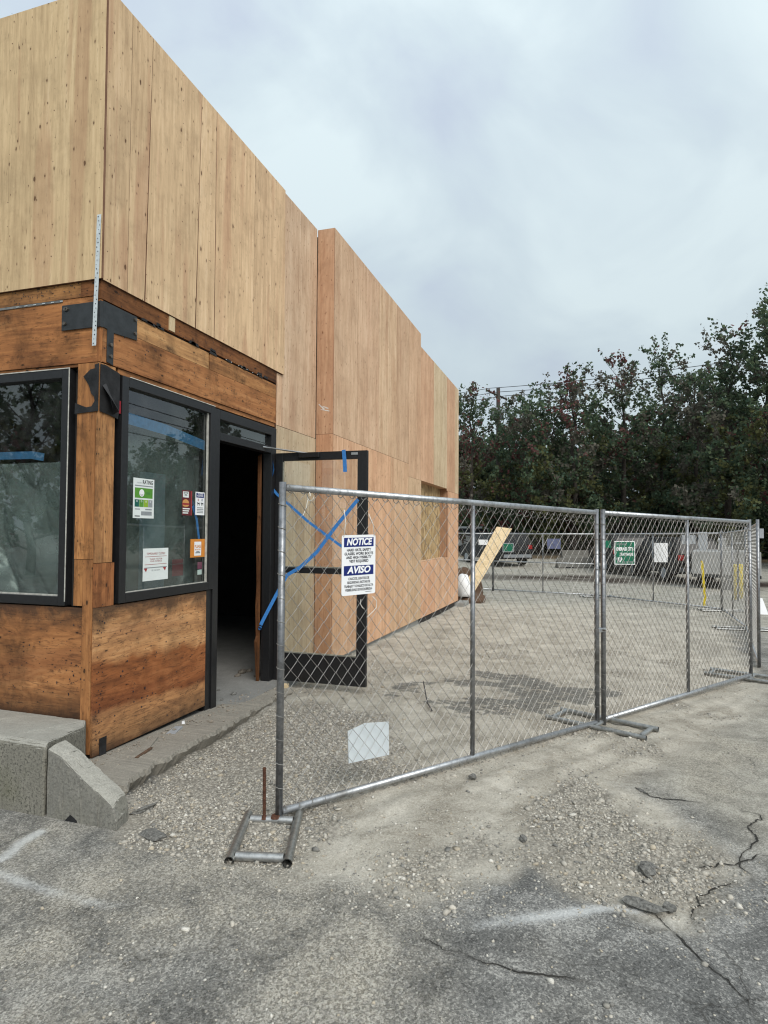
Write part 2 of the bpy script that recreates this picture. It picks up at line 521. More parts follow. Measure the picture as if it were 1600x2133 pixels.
def stone_mat():
    t = NT('gravel_stone')
    a = t.n('ShaderNodeAttribute', attribute_name='Col')
    n = t.noise(t.obj(), 260.0, 3.0)
    c = t.mix(t.rng(n, 0.3, 0.7, 0.0, 0.35), a.outputs['Color'], (0.12, 0.115, 0.10))
    t.bsdf(c, 0.9, 0, None, 0.2)
    return t.m


M['stone'] = stone_mat()


def ground_mat():
    t = NT('lot_surface')
    v = t.obj()
    A = t.n('ShaderNodeSeparateColor', {'Color': t.n('ShaderNodeAttribute', attribute_name='mA').outputs['Color']})
    B = t.n('ShaderNodeSeparateColor', {'Color': t.n('ShaderNodeAttribute', attribute_name='mB').outputs['Color']})
    gravel, dirt, paint = A.outputs
    crack, dark, dust = B.outputs
    Cc = t.n('ShaderNodeSeparateColor', {'Color': t.n('ShaderNodeAttribute', attribute_name='mC').outputs['Color']})
    grey, mulch_shade, bank = Cc.outputs
    big = t.noise(v, 1.1, 5.0, 0.6, 0.3)
    mid = t.noise(v, 7.0, 6.0, 0.7, 0.2)
    fine = t.noise(v, 70.0, 4.0, 0.7)
    vfine = t.noise(v, 260.0, 2.0, 0.7)
    grain = t.noise(v, 165.0, 2.0, 0.8)
    vo = t.n('ShaderNodeTexVoronoi', {'Vector': v, 'Scale': 118.0})
    rn = t.n('ShaderNodeSeparateColor', {'Color': vo.outputs['Color']}).outputs[0]
    spk0 = t.math('ADD', t.math('MULTIPLY', t.rng(grain, 0.34, 0.66), 0.5), t.math('MULTIPLY', rn, 0.5))
    blot = t.noise(v, 3.1, 6.0, 0.68, 0.5)
    # asphalt with aggregate
    fa = t.math('ADD', t.math('MULTIPLY', spk0, 0.55), t.math('MULTIPLY', t.rng(blot, 0.3, 0.7), 0.45))
    asp = t.ramp(fa, ((0.15, (0.060, 0.060, 0.058)), (0.88, (0.50, 0.485, 0.45)), (0.5, (0.178, 0.176, 0.167))))
    spk = t.math('MULTIPLY', t.rng(rn, 0.88, 0.95), t.rng(vo.outputs['Distance'], 0.5, 0.25))
    asp = t.mix(t.math('MULTIPLY', spk, 0.5), asp, (0.50, 0.48, 0.43))
    old = t.ramp(fa, ((0.15, (0.15, 0.14, 0.118)), (0.88, (0.58, 0.55, 0.475)), (0.5, (0.335, 0.315, 0.27))))
    c = t.mix(grey, asp, old)
    # hairline cracks of the worn surface
    hv = t.n('ShaderNodeVectorMath', {0: v, 1: t.n('ShaderNodeVectorMath', {0: t.n('ShaderNodeTexNoise', {'Vector': v, 'Scale': 7.0, 'Detail': 4.0}).outputs['Color'], 'Scale': 0.16}, operation='SCALE').outputs[0]}, operation='ADD').outputs[0]
    he = t.n('ShaderNodeTexVoronoi', {'Vector': hv, 'Scale': 1.9}, feature='DISTANCE_TO_EDGE').outputs['Distance']
    hm = t.math('MULTIPLY', t.rng(he, 0.010, 0.003), t.rng(big, 0.47, 0.6))
    c = t.mix(t.math('MULTIPLY', hm, 0.55), c, (0.045, 0.042, 0.037))
    # dust film
    dn = t.rng(t.math('ADD', t.math('MULTIPLY', blot, 0.55), t.math('MULTIPLY', fine, 0.45)), 0.36, 0.62)
    dcol = t.ramp(spk0, ((0.2, (0.20, 0.178, 0.138)), (0.85, (0.60, 0.55, 0.46)), (0.5, (0.385, 0.35, 0.285))))
    c = t.mix(t.math('MULTIPLY', dust, t.math('MULTIPLY_ADD', dn, 0.8, 0.1), clamp=True), c, dcol)
    # sandy dirt
    fd = t.math('ADD', t.math('MULTIPLY', t.rng(blot, 0.3, 0.7), 0.45), t.math('MULTIPLY', t.math('ADD', t.math('MULTIPLY', spk0, 0.6), t.math('MULTIPLY', t.rng(fine, 0.3, 0.7), 0.4)), 0.55))
    dr = t.ramp(fd, ((0.18, (0.21, 0.184, 0.145)), (0.85, (0.65, 0.61, 0.53)), (0.5, (0.425, 0.392, 0.33))))
    c = t.mix(t.math('MULTIPLY', dirt, t.rng(t.math('ADD', dirt, t.math('MULTIPLY', mid, 0.8)), 0.35, 0.75), clamp=True), c, dr)
    # gravel cells
    vg = t.n('ShaderNodeTexVoronoi', {'Vector': v, 'Scale': 62.0})
    rg = t.n('ShaderNodeSeparateColor', {'Color': vg.outputs['Color']})
    gc = t.ramp(rg.outputs[0], ((0.0, (0.22, 0.205, 0.175)), (1.0, (0.57, 0.53, 0.455)), (0.45, (0.36, 0.33, 0.28)), (0.8, (0.46, 0.425, 0.365))))
    gc = t.mix(t.rng(vg.outputs['Distance'], 0.35, 0.65, 0.0, 0.6), gc, (0.12, 0.108, 0.09))
    gf = t.math('MULTIPLY', t.rng(t.math('ADD', gravel, t.math('MULTIPLY_ADD', fine, 1.3, -0.65)), 0.25, 0.75), 0.85)
    c = t.mix(gf, c, gc)
    # broken dark asphalt patch
    st_ = t.noise(t.vmul(v, (1.0, 0.5, 1.0)), 8.0, 8.0, 0.75, 0.9)
    dk = t.ramp(t.math('ADD', t.math('MULTIPLY', st_, 0.6), t.math('MULTIPLY', spk0, 0.4)), ((0.38, (0.05, 0.05, 0.047)), (0.68, (0.38, 0.365, 0.33)), (0.54, (0.125, 0.124, 0.115))))
    c = t.mix(t.math('MULTIPLY', t.rng(t.math('ADD', dark, t.math('MULTIPLY_ADD', st_, 4.2, -2.1)), 0.55, 0.85), 0.85), c, dk)
    c = t.mix(mulch_shade, c, t.ramp(fine, ((0.3, (0.018, 0.013, 0.01)), (0.7, (0.065, 0.045, 0.034)))))
    c = t.mix(bank, c, t.ramp(mid, ((0.3, (0.085, 0.062, 0.035)), (0.7, (0.17, 0.125, 0.075)))))
    # cracks and chalk paint
    c = t.mix(t.math('MULTIPLY', crack, 0.35), c, (0.05, 0.046, 0.04))
    pf = t.rng(t.math('ADD', paint, t.math('MULTIPLY_ADD', fine, 1.3, -0.65)), 0.15, 0.75)
    pf = t.math('MULTIPLY', pf, t.rng(paint, 0.02, 0.12))
    c = t.mix(t.math('MULTIPLY', pf, 0.55), c, (0.72, 0.73, 0.72))
    hb = t.math('ADD', t.math('MULTIPLY', fine, 0.45), t.math('MULTIPLY', spk0, 0.6))
    hg = t.math('MULTIPLY', t.math('SUBTRACT', 0.6, vg.outputs['Distance']), gf)
    h = t.math('ADD', hb, t.math('MULTIPLY', hg, 1.4))
    t.bsdf(c, 0.93, 0, t.bump(h, 0.7, 0.012), 0.2)
    return t.m


M['ground'] = ground_mat()


# ------------------------------------------------------------------ object helpers
class MB:
    """collects vertices and faces in world coordinates"""

    def __init__(self):
        self.v, self.f = [], []

    def add(self, verts, faces):
        o = len(self.v)
        self.v += [tuple(map(float, p)) for p in verts]
        self.f += [tuple(i + o for i in fc) for fc in faces]
        return self

    def box(self, a, b):
        (x0, y0, z0), (x1, y1, z1) = [min(p, q) for p, q in zip(a, b)], [max(p, q) for p, q in zip(a, b)]
        self.add([(x0, y0, z0), (x1, y0, z0), (x1, y1, z0), (x0, y1, z0), (x0, y0, z1), (x1, y0, z1), (x1, y1, z1), (x0, y1, z1)],
                 [(0, 3, 2, 1), (4, 5, 6, 7), (0, 1, 5, 4), (1, 2, 6, 5), (2, 3, 7, 6), (3, 0, 4, 7)])
        return self

    def prism(self, poly, vec):
        """closed prism: polygon (list of 3-D points) swept by vec"""
        n = len(poly)
        p = [np.array(q, float) for q in poly]
        w = np.array(vec, float)
        self.add([*p, *[q + w for q in p]], [tuple(range(n - 1, -1, -1)), tuple(range(n, 2 * n)), *[(i, (i + 1) % n, n + (i + 1) % n, n + i) for i in range(n)]])
        return self

    def tube(self, pts, r, n=8, caps=True):
        pts = [np.array(p, float) for p in pts]
        rs = r if isinstance(r, (list, tuple, np.ndarray)) else [r] * len(pts)
        rings, up = [], None
        for i, p in enumerate(pts):
            t = pts[min(i + 1, len(pts) - 1)] - pts[max(i - 1, 0)]
            t = t / (np.linalg.norm(t) + 1e-9)
            if up is None:
                up = np.array([0, 0, 1.0]) if abs(t[2]) < 0.9 else np.array([1.0, 0, 0])
            a = np.cross(t, up)
            a /= np.linalg.norm(a) + 1e-9
            b = np.cross(a, t)
            up = b
            rings.append([p + rs[i] * (math.cos(k) * a + math.sin(k) * b) for k in [2 * math.pi * j / n for j in range(n)]])
        fs = [(i * n + j, i * n + (j + 1) % n, (i + 1) * n + (j + 1) % n, (i + 1) * n + j) for i in range(len(pts) - 1) for j in range(n)]
        if caps:
            fs += [tuple(range(n - 1, -1, -1)), tuple(range((len(pts) - 1) * n, len(pts) * n))]
        self.add([q for ring in rings for q in ring], fs)
        return self

    def build(self, name, mat, root=None, smooth_=False, bevel=0.0, color=None, kind=None):
        me = bpy.data.meshes.new(name)
        org = np.array(root['_w'] if root is not None else (0, 0, 0), float)
        vv = np.array(self.v) - org
        me.from_pydata(vv.tolist(), [], self.f)
        me.update()
        if smooth_:
            me.polygons.foreach_set('use_smooth', [True] * len(me.polygons))
        o = bpy.data.objects.new(name, me)
        COL.objects.link(o)
        if mat is not None:
            me.materials.append(mat)
        if root is not None:
            o.parent = root['_o']
        if color:
            o.color = (*color, 1)
        if bevel:
            m = o.modifiers.new('bevel', 'BEVEL')
            m.width = bevel
            m.segments = 2
            m.limit_method = 'ANGLE'
            m.angle_limit = rad(40)
        if kind:
            o['kind'] = kind
        return o


def thing(name, loc, label, cat, group=None):
    o = bpy.data.objects.new(name, None)
    o.empty_display_size = 0.2
    COL.objects.link(o)
    o.location = loc
    o['label'] = label
    o['category'] = cat
    if group:
        o['group'] = group
    return {'_o': o, '_w': tuple(loc)}


def sub(root, o):
    """sub-part holder: meshes built under it become children of part o (same origin as the thing)"""
    return {'_o': o, '_w': root['_w']}


def tag(o, label, cat, group=None):
    o['label'] = label
    o['category'] = cat
    if group:
        o['group'] = group
    return o


def text_mb(body, size, origin, ux, uy, shear=0.0, bold=0.0, align='CENTER', width=None, lift=0.0):
    cu = bpy.data.curves.new('lettering', 'FONT')
    cu.body = body
    cu.size = size
    cu.align_x = align
    cu.align_y = 'CENTER'
    cu.shear = shear
    cu.offset = bold
    cu.resolution_u = 3
    ob = bpy.data.objects.new('lettering', cu)
    COL.objects.link(ob)
    dg = bpy.context.evaluated_depsgraph_get()
    me = bpy.data.meshes.new_from_object(ob.evaluated_get(dg))
    mb = MB()
    vs = np.array([v.co[:] for v in me.vertices])
    sx = 1.0
    if width and len(vs):
        sx = width / (vs[:, 0].max() - vs[:, 0].min())
    o, ux, uy = np.array(origin, float), np.array(ux, float), np.array(uy, float)
    n = np.cross(ux, uy)
    mb.add([o + ux * p[0] * sx + uy * p[1] + n * lift for p in vs], [tuple(p.vertices) for p in me.polygons])
    COL.objects.unlink(ob)
    bpy.data.objects.remove(ob)
    bpy.data.curves.remove(cu)
    bpy.data.meshes.remove(me)
    return mb


def quad_sheet(origin, ux, uy, x0, y0, x1, y1, lift, thick=0.0006):
    o, ux, uy = np.array(origin, float), np.array(ux, float), np.array(uy, float)
    n = np.cross(ux, uy)
    n = n / np.linalg.norm(n)
    P = [o + ux * x + uy * y + n * lift for x, y in ((x0, y0), (x1, y0), (x1, y1), (x0, y1))]
    return MB().prism(P, n * thick)


# ------------------------------------------------------------------ ground
def gz(x, y):
    x, y = np.asarray(x, float), np.asarray(y, float)
    b = -0.018 * np.clip(x - 3, 0, 17) + 0.035 * np.clip(x - 28, 0, 16)
    b = b + 0.05 * np.exp(-((2.85 - y) / 0.5) ** 2) * smooth(5.5, 7.5, x) * (1 - smooth(9.0, 12.0, x)) * (y < 3.2)
    b = b - 0.055 * np.exp(-((y - 2.70) / 0.14) ** 2) * smooth(3.1, 3.3, x) * (1 - smooth(4.3, 5.2, x))
    return b


def ground_px(px, py):
    z = 0.0
    for _ in range(8):
        p = on_z(px, py, z)
        z = float(gz(p[0], p[1]))
    return np.array([p[0], p[1], z])


def poly_px(pts):
    return np.array([ground_px(*p)[:2] for p in pts])


def poly_mask(X, Y, poly, soft, wob=0.0, seed=0, wscale=3.0):
    Xw = X + wob * (fbm(X * wscale, Y * wscale, 3, seed) - 0.5) * 2
    Yw = Y + wob * (fbm(X * wscale + 31, Y * wscale + 9, 3, seed + 5) - 0.5) * 2
    inside = np.zeros(X.shape, bool)
    dist = np.full(X.shape, 1e9)
    n = len(poly)
    for i in range(n):
        (x0, y0), (x1, y1) = poly[i], poly[(i + 1) % n]
        cond = ((y0 > Yw) != (y1 > Yw)) & (Xw < (x1 - x0) * (Yw - y0) / (y1 - y0 + 1e-12) + x0)
        inside ^= cond
        dx, dy = x1 - x0, y1 - y0
        tt = np.clip(((Xw - x0) * dx + (Yw - y0) * dy) / (dx * dx + dy * dy + 1e-12), 0, 1)
        dist = np.minimum(dist, np.hypot(Xw - x0 - tt * dx, Yw - y0 - tt * dy))
    sd = np.where(inside, dist, -dist)
    return smooth(-soft, soft, sd)


def line_dist(X, Y, pts):
    d = np.full(X.shape, 1e9)
    for (x0, y0), (x1, y1) in zip(pts[:-1], pts[1:]):
        dx, dy = x1 - x0, y1 - y0
        tt = np.clip(((X - x0) * dx + (Y - y0) * dy) / (dx * dx + dy * dy + 1e-12), 0, 1)
        d = np.minimum(d, np.hypot(X - x0 - tt * dx, Y - y0 - tt * dy))
    return d


G_GRAVEL = [poly_px(p) for p in (
    [(262, 1750), (290, 1650), (350, 1598), (470, 1535), (560, 1478), (660, 1462), (790, 1490), (830, 1560), (720, 1650), (650, 1720), (640, 1800), (560, 1835), (400, 1775)],
    [(790, 1800), (960, 1720), (1150, 1640), (1280, 1680), (1480, 1790), (1540, 1830), (1440, 1915), (1330, 1885), (1230, 1868), (1090, 1805), (1000, 1850), (860, 1880), (780, 1860)])]
G_DIRT_IN = poly_px([(255, 1745), (300, 1640), (470, 1520), (560, 1470), (700, 1350), (840, 1300), (960, 1255), (1100, 1250), (1300, 1254), (1480, 1275), (1580, 1400), (1600, 1440), (1460, 1560), (1330, 1640), (1480, 1770), (1530, 1830), (1440, 1920), (1330, 1890), (1230, 1870), (1090, 1808), (960, 1855), (860, 1890), (640, 1850), (470, 1800)])
G_SAND = poly_px([(1000, 1262), (1300, 1262), (1480, 1285), (1560, 1400), (1420, 1450), (1250, 1400), (1100, 1380), (960, 1330)])
G_DARK = poly_px([(835, 1438), (880, 1412), (940, 1418), (1000, 1396), (1050, 1412), (1100, 1400), (1170, 1424), (1245, 1420), (1255, 1445), (1210, 1476), (1150, 1462), (1090, 1492), (1040, 1482), (1000, 1500), (930, 1470), (880, 1476)])
G_GREYR = poly_px([(1270, 1560), (1420, 1480), (1620, 1400), (1900, 1400), (1900, 1800), (1600, 1830), (1520, 1740), (1330, 1640)])
G_DUST = poly_px([(330, 1800), (640, 1830), (900, 1890), (960, 1960), (900, 2133), (700, 2300), (330, 2300), (430, 2000)])
G_DUST2 = poly_px([(0, 1780), (250, 1760), (400, 1790), (500, 1900), (300, 2050), (0, 2000)])
G_ASPH = poly_px([(945, 1868), (1085, 1812), (1230, 1872), (1330, 1897), (1440, 1925), (1560, 1845), (1700, 1810), (1700, 2300), (1050, 2300), (930, 2010)])
G_FAR = poly_px([(700, 1238), (1000, 1232), (1250, 1246), (1480, 1268), (1590, 1330), (2600, 1330), (2600, 1190), (700, 1190)])
CHALK = [poly_px(p) for p in ([(-30, 1812), (12, 1795), (40, 1768), (82, 1744)], [(-20, 1822), (40, 1846), (110, 1870), (200, 1893), (310, 1910)], [(1000, 1938), (1090, 1925), (1180, 1913), (1260, 1900), (1335, 1893)])]
CRACKS = [poly_px(p) for p in (
    [(870, 1962), (930, 1990), (1000, 2012), (1080, 2026), (1160, 2045), (1230, 2060)],
    [(1325, 1885), (1370, 1905), (1410, 1950), (1450, 1995), (1500, 2040), (1560, 2100), (1590, 2150)],
    [(1560, 1840), (1540, 1790), (1575, 1760), (1560, 1730), (1585, 1705), (1545, 1695)],
    [(1450, 1680), (1330, 1655)],
    [(1600, 1790), (1530, 1800), (1450, 1812), (1390, 1800)],
    [(1440, 1925), (1445, 1890), (1470, 1860), (1530, 1835)])]


def jitter(pts, amp, seed):
    out = []
    r = np.random.default_rng(seed)
    for (x0, y0), (x1, y1) in zip(pts[:-1], pts[1:]):
        m = max(2, int(math.hypot(x1 - x0, y1 - y0) / 0.05))
        for k in range(m):
            f = k / m
            out.append((x0 + (x1 - x0) * f + r.normal(0, amp), y0 + (y1 - y0) * f + r.normal(0, amp)))
    out.append(tuple(pts[-1]))
    return out


def masks(X, Y):
    g1 = poly_mask(X, Y, G_GRAVEL[0], 0.22, 0.16, 1)
    g2 = 0.8 * poly_mask(X, Y, G_GRAVEL[1], 0.36, 0.30, 2)
    pat = fbm(X * 2.2, Y * 2.2, 4, 77)
    dirt = poly_mask(X, Y, G_DIRT_IN, 0.16, 0.16, 3)
    gravel = np.clip(np.maximum(g1, g2 * smooth(0.30, 0.62, pat + 0.12)) + dirt * smooth(0.52, 0.68, pat) * 0.55, 0, 1)
    sand = poly_mask(X, Y, G_SAND, 0.8, 0.5, 4, 0.6)
    dark = poly_mask(X, Y, G_DARK, 0.16, 0.55, 6, 1.6) * (0.35 + 1.1 * smooth(0.34, 0.58, fbm(X * 2.6, Y * 1.4, 4, 140)))
    dark = np.clip(dark, 0, 1)
    paint = np.zeros(X.shape)
    for i, p in enumerate(CHALK):
        d = line_dist(X, Y, p)
        paint = np.maximum(paint, np.exp(-(d / 0.036) ** 2) * np.clip(1.6 * fbm(X * 3.5, Y * 3.5, 4, 40 + i) - 0.35 + (0.25 if i != 1 else 0.0), 0, 1))
    crack = np.zeros(X.shape)
    for i, p in enumerate(CRACKS):
        d = line_dist(X, Y, jitter(p, 0.010, i)) + 0.012 * (fbm(X * 14, Y * 14, 2, 60 + i) - 0.45)
        crack = np.maximum(crack, 1 - smooth(0.004, 0.018, d))
    dust = 0.95 * poly_mask(X, Y, G_DUST, 0.35, 0.25, 7, 1.5) + 0.75 * poly_mask(X, Y, G_DUST2, 0.35, 0.2, 8, 1.5)
    dust = np.clip(dust + 0.9 * smooth(0.50, 0.78, fbm(X * 1.3, Y * 1.3, 5, 90)), 0, 1)
    grey = np.maximum(poly_mask(X, Y, G_GREYR, 0.3, 0.25, 9, 1.5), smooth(12, 15, X) + smooth(-1.8, -4, Y) * smooth(4.0, 6.0, X))
    grey = np.clip(grey, 0, 1)
    asph = poly_mask(X, Y, G_ASPH, 0.12, 0.10, 11, 2.0)
    dust = dust * (1 - 0.72 * asph)
    grey = grey * (1 - asph)
    far = smooth(15.5, 17.5, X)
    dirt = dirt * (1 - far * 0.8)
    wv = 1.6 * (fbm(X * 0.5, Y * 0.5, 4, 130) - 0.5)
    mulch_shade = smooth(24.0, 25.6, X + wv) * (1 - smooth(27.2, 29.0, X + wv)) * (0.7 + 0.3 * smooth(0.35, 0.6, fbm(X * 0.9, Y * 0.9, 4, 131))) + smooth(40.5, 41.5, X)  # mulch strip, its dark tone also painting the shadow zone beneath the trees
    bank = smooth(36.6, 37.2, X) * (1 - smooth(40.0, 41.2, X))
    return dict(gravel=gravel, dirt=dirt, sand=sand, dark=dark, paint=paint, crack=crack, dust=dust, grey=grey, mulch_shade=np.clip(mulch_shade, 0, 1), bank=bank)


def grow(start, step, ratio, end):
    out, p = [], start
    while p < end:
        step *= ratio
        p += step
        out.append(p)
    return out


def gfull(X, Y, k):
    Z = gz(X, Y)
    near = 1 - smooth(14, 22, X)
    Z = Z + near * (0.020 * (fbm(X * 1.1, Y * 1.1, 3, 21) - 0.5) + 0.016 * (fbm(X * 5, Y * 5, 4, 22) - 0.5) * np.clip(k['dirt'] + k['gravel'], 0, 1))
    lump_ = fbm(X * 26, Y * 26, 3, 23)
    Z = Z + near * k['gravel'] * 0.018 * (lump_ - 0.35) + near * k['dirt'] * 0.010 * (lump_ - 0.5)
    Z = Z - 0.004 * k['crack'] + 0.015 * k['dark'] * (fbm(X * 7, Y * 3, 4, 24) - 0.4)
    # asphalt stands slightly proud of the dug-out gravel
    Z = Z + 0.02 * (1 - np.clip(k['dirt'] * 1.2, 0, 1)) * (X < 6) * (X > 1)
    # ruts in the loose gravel
    ruts = np.sin((X * 0.55 + Y * 0.83 + 0.25 * fbm(X * 1.5, Y * 1.5, 2, 25)) * 26)
    return Z + near * 0.007 * ruts * k['dirt'] * smooth(0.42, 0.6, fbm(X * 0.9, Y * 0.9, 2, 26))


def build_ground():
    st = 0.0135
    xs = list(np.arange(1.55, 4.6, st)) + grow(4.6, st, 1.011, 30) + grow(30, 0.4, 1.12, 400)
    xs = [-400, -120, -40, -15, -6, -2.5, -0.8, 0.2, 0.9, 1.3] + xs
    yl = grow(3.3, st, 1.09, 400)
    yr = [-p for p in grow(2.6, st, 1.02, 40)] + [-60, -110, -220, -400]
    ys = sorted(list(np.arange(-2.6, 3.3, st)) + yl + yr)
    xs, ys = np.array(sorted(xs)), np.array(ys)
    X, Y = np.meshgrid(xs, ys, indexing='ij')
    k = masks(X, Y)
    Z = gfull(X, Y, k)
    nx, ny = X.shape
    V = np.stack([X, Y, Z], -1).reshape(-1, 3)
    i = np.arange(nx * ny).reshape(nx, ny)
    Fq = np.stack([i[:-1, :-1], i[1:, :-1], i[1:, 1:], i[:-1, 1:]], -1).reshape(-1, 4)
    me = bpy.data.meshes.new('ground')
    me.vertices.add(len(V))
    me.vertices.foreach_set('co', V.ravel())
    me.loops.add(Fq.size)
    me.loops.foreach_set('vertex_index', Fq.ravel().astype(np.int32))
    me.polygons.add(len(Fq))
    me.polygons.foreach_set('loop_start', np.arange(0, Fq.size, 4, dtype=np.int32))
    me.polygons.foreach_set('use_smooth', np.ones(len(Fq), bool))
    me.update()

    def attr(n, a, b, c):
        at_ = me.attributes.new(n, 'FLOAT_COLOR', 'POINT')
        d = np.ones((len(V), 4), np.float32)
        for q, ch in enumerate((a, b, c)):
            d[:, q] = ch.ravel()
        at_.data.foreach_set('color', d.ravel())
    attr('mA', k['gravel'], k['dirt'], k['paint'])
    attr('mB', k['crack'], k['dark'], k['dust'])
    attr('mC', k['grey'], k['mulch_shade'], k['bank'])
    me.materials.append(M['ground'])
    o = bpy.data.objects.new('ground', me)
    COL.objects.link(o)
    o['kind'] = 'structure'
    return o


build_ground()


def crack_strips():
    """open cracks of the paving: ragged dirt-filled strips, a hair above the sheet"""
    r = np.random.default_rng(55)
    for i, p in enumerate(CRACKS):
        c = np.array(jitter(p, 0.012, i))
        d = np.linalg.norm(np.diff(c, axis=0), axis=1)
        L_ = np.concatenate([[0], np.cumsum(d)])
        m = int(L_[-1] / 0.016)
        q = np.linspace(0, L_[-1], m)
        x, y = np.interp(q, L_, c[:, 0]) + r.normal(0, 0.0022, m), np.interp(q, L_, c[:, 1]) + r.normal(0, 0.0022, m)
        w = (0.0008 + 0.0055 * np.clip(fbm(q * 6, q * 0 + i, 4, 70 + i) * 1.7 - 0.45, 0, 1)) * smooth(0, 0.12, q) * smooth(0, 0.12, L_[-1] - q)
        tx, ty = np.gradient(x), np.gradient(y)
        n_ = np.hypot(tx, ty) + 1e-9
        a0, a1 = w * (0.6 + 0.8 * r.random(m)), w * (0.6 + 0.8 * r.random(m))
        lx, ly, rx, ry = x - ty / n_ * a0, y + tx / n_ * a0, x + ty / n_ * a1, y - tx / n_ * a1
        zl, zr = gfull(lx, ly, masks(lx, ly)) + 0.004, gfull(rx, ry, masks(rx, ry)) + 0.004
        mb = MB()
        mb.v = [v for k in range(m) for v in ((lx[k], ly[k], zl[k]), (rx[k], ry[k], zr[k]))]
        mb.f = [(2 * k, 2 * k + 1, 2 * k + 3, 2 * k + 2) for k in range(m - 1)]
        mb.build('pavement_crack', M['crack'], None, kind='structure')


M['crack'] = plain('crack_dirt', (0.032, 0.03, 0.026), 0.95, 0, 0.5, 90, 0.3)
crack_strips()

# ------------------------------------------------------------------ the building
BX, BY = 3.41, 3.13            # corner of the old timber walls
B = thing('commercial_building', (BX, BY, 0), 'long plywood sheathed shop under renovation with old timber base and black framed windows', 'building')
EX = 15.2                       # far end of the side wall


def shaded_edge_grain(o, axis):  # brown edge grain, coloured dark so gaps between sheets read as shade
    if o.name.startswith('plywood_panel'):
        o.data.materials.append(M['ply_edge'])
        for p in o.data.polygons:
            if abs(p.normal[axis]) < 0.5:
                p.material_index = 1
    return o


def panel_right(name, x0, x1, z0, z1, y, th, mat, color=None, xt0=None, xt1=None, zb1=None, root=None):
    """a sheet on a wall that faces -Y; xt = x at the top edge"""
    xt0 = x0 if xt0 is None else xt0
    xt1 = x1 if xt1 is None else xt1
    zb1 = z0 if zb1 is None else zb1
    P = [(x0, y, z0), (x1, y, zb1), (xt1, y, z1), (xt0, y, z1)]
    return shaded_edge_grain(MB().prism(P, (0, th, 0)).build(name, mat, root or B, color=color), 1)


def panel_left(name, y0, y1, z0, z1, x, th, mat, color=None, root=None):
    P = [(x, y0, z0), (x, y0, z1), (x, y1, z1), (x, y1, z0)]
    return shaded_edge_grain(MB().prism(P, (th, 0, 0)).build(name, mat, root or B, color=color), 0)


# upper sheathing, front
TOP = 5.378
for i, (a, b) in enumerate(((3.108, 4.326), (4.330, 5.548), (5.552, 6.77), (6.774, 7.99), (7.994, 9.2))):
    panel_left('plywood_panel', a, b, 3.327, TOP, 3.385, 0.018, M['ply_aged'], color=(1.06, 1.05, 1.0))
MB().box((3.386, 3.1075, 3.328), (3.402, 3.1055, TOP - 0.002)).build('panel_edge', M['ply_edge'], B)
# upper sheathing, side: the ripped sheets stand a little apart
yU = 3.110
for x0, x1, t0, t1, col in ((3.404, 3.639, 3.404, 3.646, (1.023, 0.981, 0.972)), (3.6425, 3.822, 3.6495, 3.872, (1.067, 1.025, 1.017)), (3.834, 4.462, 3.8755, 4.512, (1.1, 1.057, 1.051)), (4.474, 4.744, 4.516, 4.742, (1.122, 1.068, 1.062)), (4.754, 5.43, 4.748, 5.432, (1.177, 1.112, 1.107)), (5.4335, 6.118, 5.4355, 6.10, (1.155, 1.09, 1.096))):
    panel_right('plywood_panel', x0, x1, 3.324, TOP, yU, 0.018, M['ply_aged'], col, t0, t1)
# newer pinkish sheets beyond the old entrance
panel_right('plywood_panel', 6.106, 7.016, 2.752, 5.374, 3.131, 0.018, M['ply_fresh'], (0.98, 0.98, 0.98))
panel_right('plywood_panel', 5.982, 6.103, 2.752, 3.318, 3.131, 0.018, M['ply_fresh'], (1.08, 1.03, 1.0))
panel_right('plywood_panel', 5.982, 7.024, -0.05, 2.747, 3.131, 0.018, M['ply_fresh'], (0.88, 0.98, 0.98))
# bump-out return
panel_left('plywood_panel', 2.903, 3.128, 2.806, 5.372, 7.032, 0.018, M['ply_fresh'], (0.86, 0.74, 0.68))
panel_left('plywood_panel', 2.903, 3.128, -0.05, 2.802, 7.032, 0.018, M['ply_fresh'], (0.86, 0.70, 0.62))
for (q0, q1, w_) in (((664, 842), (676, 853), 0.02), ((672, 846), (684, 851), 0.016), ((668, 853), (686, 856), 0.014)):
    c0_, c1_ = on_x(*q0, 7.0305), on_x(*q1, 7.0305)
    v_ = c1_ - c0_
    s_ = np.cross([1.0, 0, 0], v_ / np.linalg.norm(v_)) * w_ / 2
    MB().add([c0_ - s_ * 0.5, c1_ - s_, c1_ + s_, c0_ + s_ * 0.4], [(0, 1, 2, 3)]).build('chalk_mark', M['chalk'], B)
# bump-out face, upper course
yB = 2.90
xs_up = [7.034, 7.88, 8.83, 9.757, 10.534, 11.37]
cols_up = [(1.0, 0.96, 0.93), (1.02, 0.97, 0.94), (1.05, 1.03, 0.98), (0.95, 0.9, 0.86), (1.0, 0.93, 0.88)]
for i in range(5):
    panel_right('plywood_panel', xs_up[i] + 0.0015, xs_up[i + 1] - 0.0015, 2.802 if i < 4 else 2.575, 5.372, yB, 0.018, M['ply_fresh'], cols_up[i])
for x0, x1, z0, col in ((11.372, 12.482, 2.575, (1.0, 0.88, 0.82)), (12.485, 13.788, 2.575, (0.98, 1.08, 1.05)), (13.791, 14.742, 2.53, (0.92, 0.80, 0.74)), (14.745, 15.2, 2.53, (1.0, 1.06, 1.02))):
    panel_right('plywood_panel', x0, x1, z0, 5.13, yB, 0.018, M['ply_fresh'], col)


def zbase(x):
    return 0.028 - 0.0155 * (x - 7.03)


